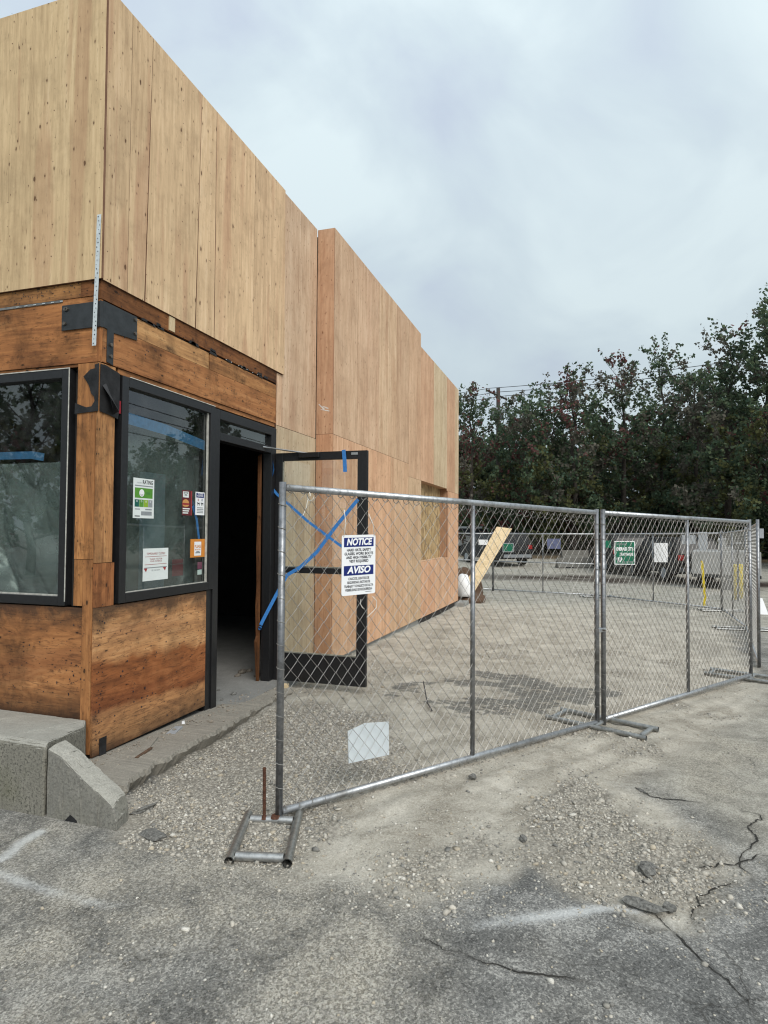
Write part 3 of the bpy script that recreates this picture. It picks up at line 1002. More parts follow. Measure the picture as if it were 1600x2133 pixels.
xs_lo = [7.034, 8.252, 9.47, 10.534, 11.436]
for i, col in enumerate(((1.08, 0.94, 0.86), (1.1, 0.95, 0.86), (1.04, 0.97, 0.90), (0.98, 0.97, 0.91))):
    a, b = xs_lo[i] + 0.0015, xs_lo[i + 1] - 0.0015
    panel_right('plywood_panel', a, b, zbase(a), 2.798 if i < 3 else 2.572, yB, 0.018, M['ply_fresh'], col, zb1=zbase(b))
for a, b, z1, col in ((11.439, 12.66, 1.022, (1.1, 0.92, 0.84)), (12.663, 13.888, 1.022, (1.05, 0.92, 0.85)), (13.891, 15.2, 2.526, (1.08, 0.93, 0.86))):
    panel_right('plywood_panel', a, b, zbase(a), z1, yB, 0.018, M['ply_fresh'], col, zb1=zbase(b))
# blocked-up window recess
panel_right('strand_board', 11.42, 13.905, 1.0, 2.60, 3.075, 0.012, M['osb'])
panel_left('reveal_board', 2.919, 3.074, 1.024, 2.572, 13.889, 0.03, M['ply_fresh'], (0.6, 0.5, 0.45))
panel_left('reveal_board', 2.919, 3.074, 1.024, 2.572, 11.408, 0.03, M['ply_fresh'], (0.8, 0.7, 0.65))
MB().box((11.44, 2.919, 2.574), (13.887, 3.074, 2.60)).build('reveal_board', M['ply_fresh'], B, color=(0.8, 0.7, 0.65))
MB().box((11.44, 2.919, 0.995), (13.887, 3.074, 1.020)).build('reveal_board', M['ply_fresh'], B)
# far end wall and back
panel_left('plywood_panel', 2.92, 9.2, -0.1, 5.128, 15.182, 0.017, M['ply_fresh'])
# rows of nail heads over the studs
pn = MB()
r8 = np.random.default_rng(17)


def pnail(x, y, z, ax):
    a = np.array([1.0, 0, 0]) if ax == 1 else np.array([0, 1.0, 0])
    n_ = np.array([0, -1.0, 0]) if ax == 1 else np.array([-1.0, 0, 0])
    rr_ = 0.0028 + 0.0022 * r8.random()
    p = np.array([x, y, z]) + n_ * 0.0012
    q = [p + rr_ * (math.cos(t) * a + math.sin(t) * np.array([0, 0, 1.0])) for t in np.arange(5) * 2 * math.pi / 5]
    pn.add(q, [(0, 1, 2, 3, 4)])


for x0_, x1_, z0_, z1_, y_ in ((3.44, 6.1, 3.35, 5.36, yU), (6.13, 7.0, 2.78, 5.36, 3.131), (7.06, 11.35, 2.83, 5.36, yB), (11.4, 15.18, 2.6, 5.1, yB), (7.06, 11.4, 0.1, 2.55, yB)):
    for x_ in np.arange(x0_, x1_, 0.406):
        for z_ in np.arange(z0_, z1_, 0.2):
            if r8.random() < 0.85:
                pnail(x_ + r8.normal(0, 0.006), y_, z_ + r8.normal(0, 0.02), 1)
for y_ in np.arange(3.14, 5.5, 0.406):
    for z_ in np.arange(3.36, 5.36, 0.2):
        if r8.random() < 0.85:
            pnail(3.385, y_ + r8.normal(0, 0.006), z_ + r8.normal(0, 0.02), 0)
pn.build('sheathing_nails', M['rebar'], B, kind='stuff')
# dark shell behind the sheathing (studs, roof and inner faces read as black from outside)
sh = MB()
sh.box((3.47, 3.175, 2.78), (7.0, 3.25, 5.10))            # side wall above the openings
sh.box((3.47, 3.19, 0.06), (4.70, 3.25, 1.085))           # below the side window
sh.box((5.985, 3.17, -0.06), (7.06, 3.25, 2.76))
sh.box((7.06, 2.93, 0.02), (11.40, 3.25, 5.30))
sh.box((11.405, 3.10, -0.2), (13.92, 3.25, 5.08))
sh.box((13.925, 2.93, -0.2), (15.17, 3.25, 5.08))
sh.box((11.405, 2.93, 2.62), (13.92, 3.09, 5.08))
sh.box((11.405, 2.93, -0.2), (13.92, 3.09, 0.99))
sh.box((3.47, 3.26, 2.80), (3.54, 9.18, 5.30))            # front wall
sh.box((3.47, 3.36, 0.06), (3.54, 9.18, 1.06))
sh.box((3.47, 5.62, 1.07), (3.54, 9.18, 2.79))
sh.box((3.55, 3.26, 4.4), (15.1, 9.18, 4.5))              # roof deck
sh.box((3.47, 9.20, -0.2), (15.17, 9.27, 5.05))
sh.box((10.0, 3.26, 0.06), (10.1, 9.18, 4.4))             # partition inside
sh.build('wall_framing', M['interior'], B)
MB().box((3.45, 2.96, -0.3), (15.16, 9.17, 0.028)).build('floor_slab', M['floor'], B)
MB().box((7.06, 2.935, -0.6), (15.19, 2.955, 0.02)).build('footing', M['footing'], B)
MB().box((14.9, 2.70, -0.45), (15.6, 2.93, -0.135)).build('footing', M['footing'], B)

# --- old timber beam band
ob = []
ob.append(panel_right('fascia_board', 3.405, 5.965, 3.196, 3.321, 3.124, 0.03, M['old_x'], (0.62, 0.58, 0.55)))
ob.append(panel_right('beam_plank', 3.75, 4.702, 3.036, 3.178, 3.131, 0.03, M['old_x'], (1.25, 1.55, 1.75)))
ob.append(panel_right('beam_plank', 4.72, 5.968, 3.036, 3.178, 3.131, 0.03, M['old_x'], (1.0, 1.08, 1.1)))
ob.append(panel_right('beam_plank', 3.432, 3.747, 3.036, 3.178, 3.131, 0.03, M['old_x'], (0.9, 0.9, 0.9)))
ob.append(panel_right('beam_plank', 3.432, 5.968, 2.766, 3.033, 3.130, 0.035, M['old_x'], (1.0, 1.0, 1.02)))
MB().box((3.41, 3.146, 3.176), (5.966, 3.16, 3.20)).build('beam_joint', M['membrane'], B)
panel_left('fascia_board', 3.155, 3.296, 3.222, 3.325, 3.404, 0.03, M['old_y'], (0.62, 0.58, 0.55))
panel_left('fascia_board', 3.300, 5.6, 3.222, 3.325, 3.406, 0.03, M['old_y'], (1.2, 1.35, 1.3))
panel_left('beam_plank', 3.154, 5.6, 2.762, 3.2195, 3.410, 0.035, M['old_y'], (1.12, 1.1, 1.05))
for y0_, y1_ in ((5.604, 6.80), (6.804, 8.0), (8.004, 9.2)):
    panel_left('wall_board', y0_, y1_, 0.10, 1.70, 3.4105, 0.02, M['old_y'])
    panel_left('wall_board', y0_, y1_, 1.704, 3.325, 3.4105, 0.02, M['old_y'], color=(1.1, 1.1, 1.05))
MB().box((3.4035, 3.46, 3.203), (3.4095, 5.6, 3.219)).build('metal_flashing', M['steel_paint'], B, color=(7, 6.2, 5.5))
MB().box((3.409, 3.1305, 2.762), (3.431, 3.153, 3.196)).build('corner_post', M['old_z'], B, color=(1.1, 1.05, 1.0))
# notch and bright end strip at the right end of the beam
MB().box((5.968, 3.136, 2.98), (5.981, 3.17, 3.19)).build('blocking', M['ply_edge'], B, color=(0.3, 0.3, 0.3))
MB().box((4.13, 3.118, 3.205), (4.205, 3.1238, 3.318)).build('shim', M['lumber'], B, color=(0.9, 0.9, 0.9))
# dark rot patches and rust at the groove (thin torn felt remnants)
rr = np.random.default_rng(3)
fel = MB()
for _ in range(15):
    x = 3.8 + rr.random() * 2.1
    w, h = 0.03 + rr.random() * 0.12, 0.008 + rr.random() * 0.02
    z = 3.176 + rr.random() * 0.025
    fel.prism([(x, 3.1235, z), (x + w, 3.1235, z - 0.004), (x + w * 0.9, 3.1235, z + h), (x + w * 0.2, 3.1235, z + h * 1.2)], (0, 0.004, 0))
fel.build('felt_scrap', M['membrane'], B, kind='stuff')
nails = MB()


def nail(p, n, r=0.0045):
    p, n = np.array(p, float), np.array(n, float)
    a = np.array([n[1], -n[0], 0.0])
    b = np.array([0, 0, 1.0])
    nails.add([p + n * 0.0022 + r * (math.cos(t) * a + math.sin(t) * b) for t in np.arange(6) * math.pi / 3], [(0, 1, 2, 3, 4, 5)])
    return nails


for _ in range(70):
    nail((3.45 + rr.random() * 2.5, 3.130, 2.78 + rr.random() * 0.25), (0, -1, 0), 0.003 + rr.random() * 0.003)
for _ in range(60):
    nail((3.43 + rr.random() * 1.25, 3.1285, 0.12 + rr.random() * 0.9), (0, -1, 0), 0.003 + rr.random() * 0.005)
for _ in range(46):
    nail((3.43 + 0.06 * rr.random(), 3.1285, 0.12 + rr.random() * 1.0), (0, -1, 0), 0.0045)
for _ in range(80):
    nail((3.409, 3.2 + rr.random() * 1.3, 0.4 + rr.random() * 0.6), (-1, 0, 0), 0.003 + rr.random() * 0.003)
for _ in range(50):
    nail((3.404, 3.3 + rr.random() * 0.9, 3.23 + rr.random() * 0.09), (-1, 0, 0), 0.004)
for _ in range(40):
    nail((3.42 + rr.random() * 2.5, 3.1228, 3.2 + rr.random() * 0.11), (0, -1, 0), 0.004)
for k in range(14):
    nail((3.41 - 0.004, 3.17 + rr.random() * 0.14, 0.4 + k * 0.14), (-1, 0, 0), 0.003)
nails.build('nail_heads', M['ink_dark'], B, kind='stuff')
bright = MB()
for k in range(7):
    x = 4.93 + k * 0.10 + rr.random() * 0.06
    bright.box((x, 3.120, 3.186), (x + 0.010, 3.1235, 3.192))
for k in range(6):
    y = 3.45 + k * 0.08
    bright.box((3.4005, y, 3.207), (3.403, y + 0.025, 3.212))
bright.build('exposed_nails', M['strap'], B, kind='stuff')

# --- posts and aprons
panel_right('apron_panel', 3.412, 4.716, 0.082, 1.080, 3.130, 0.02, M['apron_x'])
MB().prism([(3.475, 3.124, 0.07), (3.535, 3.124, 0.066), (3.537, 3.124, 0.19), (3.473, 3.124, 0.19)], (0, 0.0055, 0)).build('rot_hole', M['membrane'], B)
panel_right('corner_trim', 3.411, 3.565, 1.386, 2.757, 3.132, 0.02, M['old_z'], (1.15, 1.3, 1.4))
panel_right('corner_trim', 3.411, 3.588, 1.083, 1.382, 3.1325, 0.02, M['old_z'], (0.92, 0.85, 0.85))
panel_left('corner_trim', 3.155, 3.312, 1.410, 2.757, 3.409, 0.02, M['old_z'], (1.2, 1.25, 1.2))
panel_left('corner_trim', 3.238, 3.312, 1.092, 1.407, 3.4105, 0.02, M['old_z'], (1.1, 1.15, 1.1))
panel_left('corner_trim', 3.154, 3.2345, 0.10, 1.407, 3.408, 0.02, M['old_z'], (0.98, 1.0, 0.98))
panel_left('apron_panel', 3.2375, 5.6, 0.10, 1.078, 3.4105, 0.02, M['apron_y'])
MB().box((3.43, 3.16, 0.02), (3.47, 3.26, 2.79)).build('stud', M['interior'], B)
MB().box((3.590, 3.18, 1.09), (3.618, 3.24, 2.76)).build('stud', M['interior'], B)
MB().box((3.46, 3.32, 1.08), (3.52, 3.375, 2.76)).build('stud', M['interior'], B)
# header boards between beam and frames
panel_right('header_board', 3.60, 5.965, 2.724, 2.762, 3.142, 0.02, M['old_x'], (1.15, 1.2, 1.25))
panel_left('header_board', 3.315, 5.6, 2.740, 2.759, 3.418, 0.02, M['old_y'], (0.7, 0.7, 0.7))


def frame_right(name, x0, x1, z0, z1, w, y0, y1, root, mat='black_metal', parts=True):
    mb = MB()
    mb.box((x0, y0, z0), (x0 + w, y1, z1)).box((x1 - w, y0, z0), (x1, y1, z1))
    mb.box((x0 + w, y0, z0), (x1 - w, y1, z0 + w)).box((x0 + w, y0, z1 - w), (x1 - w, y1, z1))
    return mb.build(name, M[mat], root, bevel=0.003)


# side window (one large pane) with mullion towards the door
w2 = frame_right('window', 3.622, 4.800, 1.089, 2.716, 0.068, 3.118, 3.20, B)
W2 = sub(B, w2)
MB().add([(3.69, 3.158, 1.157), (4.732, 3.158, 1.157), (4.732, 3.158, 2.648), (3.69, 3.158, 2.648)], [(0, 1, 2, 3)]).build('pane', M['glass'], W2)
mb = MB().box((3.69, 3.136, 1.150), (4.732, 3.150, 1.163))
mb.box((4.716, 3.138, 1.165), (4.731, 3.152, 2.645))
mb.build('gasket', M['white_sealant'], W2)
MB().box((3.70, 3.112, 2.7165), (4.79, 3.1245, 2.7215)).build('sealant', M['white_sealant'], W2, color=(1.3, 1.3, 1.3))
# door frame
df = MB()
df.box((4.803, 3.122, 0.029), (4.886, 3.22, 2.706))
df.box((5.868, 3.122, 0.029), (5.976, 3.22, 2.706))
df.box((4.8865, 3.122, 2.622), (5.8675, 3.22, 2.706))
df.box((4.8865, 3.122, 2.43), (5.8675, 3.22, 2.50))
df.box((4.7275, 3.136, 0.03), (4.802, 3.20, 1.085))
dfo = df.build('door_frame', M['black_metal'], B, bevel=0.003)
MB().add([(4.8868, 3.162, 2.501), (5.8672, 3.162, 2.501), (5.8672, 3.162, 2.621), (4.8868, 3.162, 2.621)], [(0, 1, 2, 3)]).build('transom_pane', M['glass'], sub(B, dfo))
MB().box((4.888, 3.215, 2.44), (5.866, 3.26, 2.78)).build('head_lining', M['interior'], B)
# splintered jamb lining inside the doorway
pts = [(5.80, 0.45), (5.83, 0.5), (5.815, 0.8), (5.835, 1.05), (5.82, 1.4), (5.835, 1.8), (5.83, 2.4), (5.862, 2.42), (5.862, 0.03), (5.845, 0.03)]
MB().prism([(x, 3.232, z) for x, z in pts], (0, 0.03, 0)).build('splintered_lining', M['old_z'], B, color=(0.38, 0.36, 0.34))
# front window
w1 = MB()
y0, y1, z0, z1, w = 3.376, 5.45, 1.088, 2.728, 0.062
w1.box((3.397, y0, z0), (3.48, y0 + w, z1)).box((3.397, y1 - w, z0), (3.48, y1, z1))
w1.box((3.397, y0 + w, z0), (3.48, y1 - w, z0 + w)).box((3.397, y0 + w, z1 - w), (3.48, y1 - w, z1))
w1o = w1.build('window', M['black_metal'], B, bevel=0.003)
W1 = sub(B, w1o)
MB().add([(3.438, y1 - w, z0 + w), (3.438, y0 + w, z0 + w), (3.438, y0 + w, z1 - w), (3.438, y1 - w, z1 - w)], [(0, 1, 2, 3)]).build('pane', M['glass'], W1)
MB().box((3.42, y0 + w + 0.002, z0 + w - 0.004), (3.434, y1 - w, z0 + w + 0.010)).build('gasket', M['white_sealant'], W1)
MB().box((3.393, y0 - 0.006, z0 + 0.03), (3.3965, y0 + 0.001, z1 + 0.006)).box((3.393, y0 + 0.0015, z1 - 0.001), (3.3965, y1, z1 + 0.006)).build('sealant', M['white_sealant'], W1, color=(1.1, 1.1, 1.1))

# --- painted steel beam bracket that wraps the corner
br = MB()
br.prism([(3.425, 3.122, 3.004), (3.468, 3.122, 3.002), (3.468, 3.122, 2.772), (3.530, 3.122, 2.762), (3.530, 3.122, 2.992), (3.767, 3.122, 3.010), (3.765, 3.122, 3.184), (3.425, 3.122, 3.186)], (0, 0.0075, 0))
br.box((3.398, 3.130, 2.998), (3.4035, 3.454, 3.176))
br.box((3.398, 3.122, 3.000), (3.4245, 3.1295, 3.180))
bro = br.build('steel_bracket', M['steel_paint'], B, bevel=0.002)
BR = sub(B, bro)


def hexbolt(p, n, r=0.013):
    p, n = np.array(p, float), np.array(n, float)
    a = np.array([n[1], -n[0], 0.0])
    b = np.array([0, 0, 1.0])
    ring = [p + r * (math.cos(t) * a + math.sin(t) * b) for t in np.arange(6) * math.pi / 3]
    MB().prism(ring, n * 0.012).build('bolt', M['bolt'], BR)


for x, z in ((3.742, 3.155), (3.742, 3.055), (3.50, 2.90), (3.50, 2.82)):
    hexbolt((x, 3.1215, z), (0, -1, 0))
for y, z in ((3.42, 3.145), (3.405, 3.145), (3.425, 3.045)):
    hexbolt((3.3975, y, z), (-1, 0, 0))

# --- torn building paper at the window corner
tp = [(3.412, 2.745), (3.46, 2.748), (3.58, 2.725), (3.598, 2.72), (3.598, 2.47), (3.585, 2.395), (3.50, 2.41), (3.412, 2.42)]
MB().prism([(x, 3.122, z) for x, z in tp], (0, 0.004, 0)).build('torn_building_paper', M['membrane'], B)
lp = [(3.130, 2.748), (3.165, 2.74), (3.16, 2.715), (3.20, 2.71), (3.258, 2.665), (3.235, 2.635), (3.21, 2.60), (3.19, 2.545), (3.165, 2.52), (3.16, 2.49), (3.185, 2.455), (3.23, 2.45), (3.325, 2.485), (3.328, 2.41), (3.13, 2.42)]
MB().prism([(3.4045, y, z) for y, z in lp], (-0.003, 0, 0)).build('torn_building_paper', M['membrane'], B)
fl = [(3.43, 3.120, 2.60), (3.45, 3.055, 2.50), (3.50, 3.04, 2.43), (3.54, 3.118, 2.42), (3.50, 3.115, 2.55), (3.46, 3.118, 2.62)]
MB().add(fl + [tuple(np.array(p) + (0.004, 0.003, 0.003)) for p in fl], [(0, 1, 5), (1, 2, 4), (1, 4, 5), (2, 3, 4), (6, 11, 7), (7, 10, 8), (7, 11, 10), (8, 10, 9), (0, 6, 7, 1), (1, 7, 8, 2), (2, 8, 9, 3)]).build('paper_flap', M['membrane'], B, color=(1.5, 1.5, 1.5))
MB().box((3.597, 3.128, 2.44), (3.619, 3.16, 2.53)).build('red_shim', M['red_paint'], B)

# --- perforated zinc strap left hanging on the corner
P0, P1 = on_x(207.5, 447, 3.383), on_x(196.5, 720, 3.379)
mb = MB()
w = 0.034
sec = [P0 + (P1 - P0) * k / 8 for k in range(9)]
fr, bk = [], []
for k, p in enumerate(sec):
    q = p + np.array([-0.004 - 0.001 * math.sin(k * 1.3), 0, 0])
    fr += [q + (0, -w / 2, 0), q + (0, w / 2, 0)]
fs = [(2 * k, 2 * k + 1, 2 * k + 3, 2 * k + 2) for k in range(8)]
mb.add(fr, fs)
mb.add([p + np.array([0.0015, 0, 0]) for p in fr], [f[::-1] for f in fs])
sto = mb.build('metal_strap', M['strap'], B)
hol = MB()
r5 = np.random.default_rng(5)
for k in range(30):
    p = P0 + (P1 - P0) * (k + 0.5) / 30 + np.array([-0.0058, (r5.random() - 0.5) * 0.02, 0])
    rr_ = 0.0028 + 0.002 * r5.random()
    hol.add([p + np.array([0, rr_ * math.cos(t), rr_ * math.sin(t)]) for t in np.arange(7) * 2 * math.pi / 7], [tuple(range(6, -1, -1))])
hol.build('strap_holes', M['ink_dark'], sub(B, sto), kind='stuff')

# --- plastic sheeting behind the glass
def sheet(name, P, U, W, nu, nv, amp, seed, mat, label, fine_=1.0):
    P, U, W = (np.array(a, float) for a in (P, U, W))
    n = np.cross(U, W)
    n /= np.linalg.norm(n)
    a, b = np.meshgrid(np.linspace(0, 1, nu), np.linspace(0, 1, nv), indexing='ij')
    lu, lw = np.linalg.norm(U), np.linalg.norm(W)
    warp = fbm(a * lu * 2, b * lw * 2, 3, seed) * 2.2
    ua, ub = a * lu, b * lw
    rid = lambda q: 1 - np.abs(2 * q - 1)
    h = 1.0 * rid(fbm(ua * 1.6 - 1.3 * ub + 0.3 * warp, ub * 0.7 + 0.5 * ua, 2, seed + 3)) ** 2
    h = h + fine_ * (0.5 * rid(fbm(ua * 3.2 + 2.2 * ub + 0.4 * warp, ub * 1.2 - ua, 2, seed + 8)) ** 4 + 0.18 * rid(fbm(ua * 9 - 7 * ub + 0.5 * warp, ub * 3 + 2 * ua, 2, seed + 12)) ** 6)
    pts = P + a[..., None] * U + b[..., None] * W + (h[..., None] - 0.5) * amp * n
    i = np.arange(nu * nv).reshape(nu, nv)
    F = np.stack([i[:-1, :-1], i[1:, :-1], i[1:, 1:], i[:-1, 1:]], -1).reshape(-1, 4)
    mb = MB()
    mb.v = [tuple(q) for q in pts.reshape(-1, 3)]
    mb.f = [tuple(q) for q in F]
    o = mb.build(name, mat, None, smooth_=True)
    return tag(o, label, 'plastic sheet')


sheet('plastic_sheet', (3.56, 3.40, 1.12), (0, 2.0, 0), (0, 0, 0.99), 300, 170, 0.13, 11, M['sheet'], 'crinkled clear plastic sheet taped up inside the front window', 0.35)
sheet('plastic_sheet', (3.63, 3.27, 1.12), (1.14, 0, 0), (0, 0, 1.30), 190, 210, 0.035, 12, M['sheet_thin'], 'cloudy plastic sheet hung behind the notice covered side window', 0.5)


def strip(name, pts, w, n, mat, root=None, thick=0.0008, w_dir=None):
    """flat tape along pts, width w, in the plane with normal n"""
    pts = [np.array(p, float) for p in pts]
    n = np.array(n, float)
    A = []
    for i, p in enumerate(pts):
        t = pts[min(i + 1, len(pts) - 1)] - pts[max(i - 1, 0)]
        s = np.cross(n, t)
        s /= np.linalg.norm(s) + 1e-9
        A += [p - s * w / 2, p + s * w / 2]
    k = len(pts)
    B_ = [q + n * thick for q in A]
    fs = [(2 * i, 2 * i + 1, 2 * i + 3, 2 * i + 2) for i in range(k - 1)]
    mb = MB().add(A, [f[::-1] for f in fs]).add(B_, fs)
    return mb.build(name, mat, root)


tag(strip('masking_tape', [(3.452, 3.64, 2.125), (3.452, 3.75, 2.143), (3.452, 4.3, 2.15)], 0.055, (-1, 0, 0), M['blue_tape_deep']), 'blue masking tape holding the plastic behind the front window', 'tape')
tag(strip('masking_tape', [(3.69, 3.172, 2.435), (4.2, 3.172, 2.415), (4.72, 3.172, 2.36)], 0.085, (0, -1, 0), M['blue_tape_deep']), 'wide blue masking tape across the top of the side window', 'tape')
tag(strip('masking_tape', [(4.56, 3.172, 1.82), (4.62, 3.172, 1.70), (4.66, 3.172, 1.52)], 0.03, (0, -1, 0), M['blue_tape']), 'short blue tape behind the glass under the no pets sticker', 'tape')
# pale door panel stored inside the room, seen through the side window
tag(MB().box((4.34, 3.5, 0.03), (4.62, 3.54, 2.1)).build('leaning_panel', M['plate_grey'], None, color=(0.35, 0.45, 0.55)), 'grey panel standing inside behind the side window', 'panel')

# --- notices stuck on the side window
UX, UZ = (1, 0, 0), (0, 0, 1)


def notice(name, x0, z0, x1, z1, label, cat, mat='paper', y=3.1553, thick=0.0006, skew=0.0):
    t = thing(name, ((x0 + x1) / 2, y, z0), label, cat)
    quad_sheet((0, y, 0), UX, UZ, x0, z0, x1, z1, 0, thick).build('card', M[mat], t)
    return t, y - thick


def block(t, name, y, x0, z0, x1, z1, mat, lift=0.0004):
    return quad_sheet((0, y, 0), UX, UZ, x0, z0, x1, z1, lift, 0.0003).build(name, M[mat], t)


def words(t, name, y, body, x, z, size, mat, width=None, bold=0.0, lift=0.0010, align='CENTER'):
    return text_mb(body, size, (x, y, z), UX, UZ, 0, bold, align, width, lift).build(name, M[mat], t)


t, y = notice('rating_placard', 3.795, 1.70, 4.03, 2.00, 'green and white food safety rating placard with smiling face on side window', 'placard')
words(t, 'lettering', y, 'RATING', 3.955, 1.972, 0.042, 'ink_dark', 0.115, 0.0008)
words(t, 'small_print', y, 'FOOD SAFETY', 3.862, 1.965, 0.014, 'ink_grey', 0.05)
block(t, 'grey_line', y, 3.81, 1.940, 4.015, 1.948, 'ink_grey')
block(t, 'green_band', y, 3.812, 1.852, 4.012, 1.928, 'ink_green')
cc = [(3.888 + 0.028 * math.cos(a), y - 0.0011, 1.890 + 0.028 * math.sin(a)) for a in np.arange(18) * 2 * math.pi / 18]
MB().add(cc, [tuple(range(18))]).build('smiley_face', M['ink_white'], t)
sm = [(3.888 + 0.017 * math.cos(a), y - 0.0016, 1.888 + 0.017 * math.sin(a)) for a in np.linspace(math.pi * 1.12, math.pi * 1.88, 9)]
sm += [(3.888 + 0.013 * math.cos(a), y - 0.0016, 1.888 + 0.013 * math.sin(a)) for a in np.linspace(math.pi * 1.88, math.pi * 1.12, 9)]
MB().add(sm, [tuple(range(18))]).build('smile', M['ink_dark'], t)
words(t, 'lettering', y, 'GOOD', 3.962, 1.890, 0.022, 'ink_dgreen', 0.045)
for k, mt in enumerate(('ink_dgreen', 'ink_green', 'ink_lime', 'ink_grey')):
    x = 3.812 + k * 0.0505
    block(t, 'rating_box', y, x, 1.785, x + 0.048, 1.840, mt)
    words(t, 'face_symbol', y, 'o', x + 0.024, 1.829, 0.03, 'ink_white')
block(t, 'text_block', y, 3.885, 1.722, 4.005, 1.752, 'ink_grey')
block(t, 'text_block', y, 3.815, 1.764, 3.87, 1.772, 'ink_grey')
block(t, 'text_block', y, 3.93, 1.762, 4.005, 1.772, 'ink_grey')
block(t, 'text_block', y, 3.815, 1.712, 3.87, 1.719, 'ink_dark')

t, y = notice('promotion_sticker', 4.385, 1.735, 4.522, 1.945, 'dark red sticker with burger picture beside the no pets sticker', 'sticker', 'ink_maroon')
block(t, 'red_edge', y, 4.508, 1.737, 4.521, 1.943, 'ink_red')
block(t, 'cream_label', y, 4.395, 1.885, 4.475, 1.935, 'paper')
words(t, 'lettering', y, 'GET THE\nDEAL', 4.435, 1.914, 0.017, 'ink_dark', 0.06, 0.0006)
bn = [(4.435 + 0.045 * math.cos(a), y - 0.0008, 1.838 + 0.032 * math.sin(a)) for a in np.linspace(0, math.pi, 12)]
MB().add(bn, [tuple(range(12))]).build('bun_picture', M['bun'], t)
bn = [(4.435 + 0.045 * math.cos(a), y - 0.0008, 1.822 + 0.016 * math.sin(a)) for a in np.linspace(math.pi, 2 * math.pi, 9)]
MB().add(bn, [tuple(range(9))]).build('bun_picture', M['bun'], t)
block(t, 'patty_picture', y, 4.388, 1.823, 4.482, 1.836, 'ink_red', 0.0006)
for k in range(3):
    block(t, 'text_line', y, 4.394, 1.750 + k * 0.018, 4.49 - 0.01 * (2 - k), 1.760 + k * 0.018, 'paper')

t, y = notice('pet_sticker', 4.572, 1.742, 4.706, 1.942, 'white no pets sticker with blue heading at the window edge', 'sticker', 'sign_white')
block(t, 'heading_band', y, 4.583, 1.893, 4.695, 1.933, 'ink_navy')
words(t, 'lettering', y, 'NO PETS\nALLOWED', 4.639, 1.917, 0.017, 'ink_white', 0.088, 0.0005, 0.0013)
for xx in (4.613, 4.668):
    words(t, 'ban_symbol', y, 'O', xx, 1.872, 0.026, 'ink_red' if xx < 4.64 else 'ink_navy', 0.018, 0.001)
    dg = [(-0.020, 0.008), (-0.014, 0.016), (-0.006, 0.010), (0.014, 0.010), (0.019, 0.014), (0.017, -0.014), (0.012, -0.014), (0.010, 0.0), (-0.004, 0.0), (-0.006, -0.014), (-0.011, -0.014), (-0.011, 0.004)]
    MB().add([(xx + a, y - 0.0009, 1.838 + b) for a, b in dg], [tuple(range(len(dg)))]).build('dog_picture', M['ink_dark'], t)
for k in range(4):
    block(t, 'text_line', y, 4.592 + 0.004 * (k % 2), 1.760 + k * 0.014, 4.688 - 0.004 * (k % 2), 1.767 + k * 0.014, 'ink_grey')

t, y = notice('delivery_card', 4.51, 1.378, 4.728, 1.535, 'orange card reading please around a white tag', 'card', 'ink_orange')
block(t, 'white_tag', y, 4.565, 1.392, 4.665, 1.512, 'sign_white')
words(t, 'lettering', y, 'PLEASE', 4.615, 1.470, 0.036, 'ink_orange', 0.088, 0.001, 0.0012)
words(t, 'lettering', y, 'BE SEATED', 4.615, 1.444, 0.015, 'ink_orange', 0.08, 0.0005, 0.0012)
block(t, 'grey_picture', y, 4.582, 1.412, 4.65, 1.423, 'ink_grey', 0.0008)
block(t, 'grey_picture', y, 4.595, 1.423, 4.64, 1.431, 'ink_grey', 0.0008)

t, y = notice('paper_notice', 3.915, 1.222, 4.215, 1.470, 'white paper notice with faint red lettering low on the side window', 'notice')
words(t, 'lettering', y, 'TEMPORARILY CLOSED', 4.065, 1.428, 0.024, 'ink_red', 0.22)
words(t, 'small_print', y, 'THANK YOU FOR\nYOUR PATIENCE', 4.065, 1.378, 0.017, 'ink_red', 0.15)
block(t, 'red_rule', y, 3.935, 1.405, 4.195, 1.408, 'ink_red')
block(t, 'red_rule', y, 3.935, 1.345, 4.195, 1.348, 'ink_red')
block(t, 'grey_rule', y, 3.93, 1.318, 4.2, 1.325, 'ink_grey')
for xx in (3.945, 4.17):
    MB().add([(xx - 0.02, y - 0.001, 1.318), (xx + 0.02, y - 0.001, 1.318), (xx + 0.006, y - 0.001, 1.29)], [(0, 2, 1)]).build('red_pennant', M['ink_red'], t)
words(t, 'small_print', y, 'SEE YOU SOON', 4.065, 1.30, 0.015, 'ink_grey', 0.1)

for x0, z0, x1, z1, mt, lab in ((4.285, 1.335, 4.43, 1.372, 'ink_maroon', 'narrow dark red sticker above the larger dark red one low on the glass'), (4.285, 1.235, 4.43, 1.330, 'ink_maroon', 'larger dark red sticker low on the side window'), (4.635, 1.275, 4.70, 1.335, 'ink_pink', 'small pink sticker above a grey label'), (4.635, 1.225, 4.70, 1.268, 'paper', 'small grey label below the pink sticker')):
    tag(quad_sheet((0, 3.168, 0), UX, UZ, x0, z0, x1, z1, 0, 0.0005).build('window_sticker', M[mt], None), lab, 'sticker')

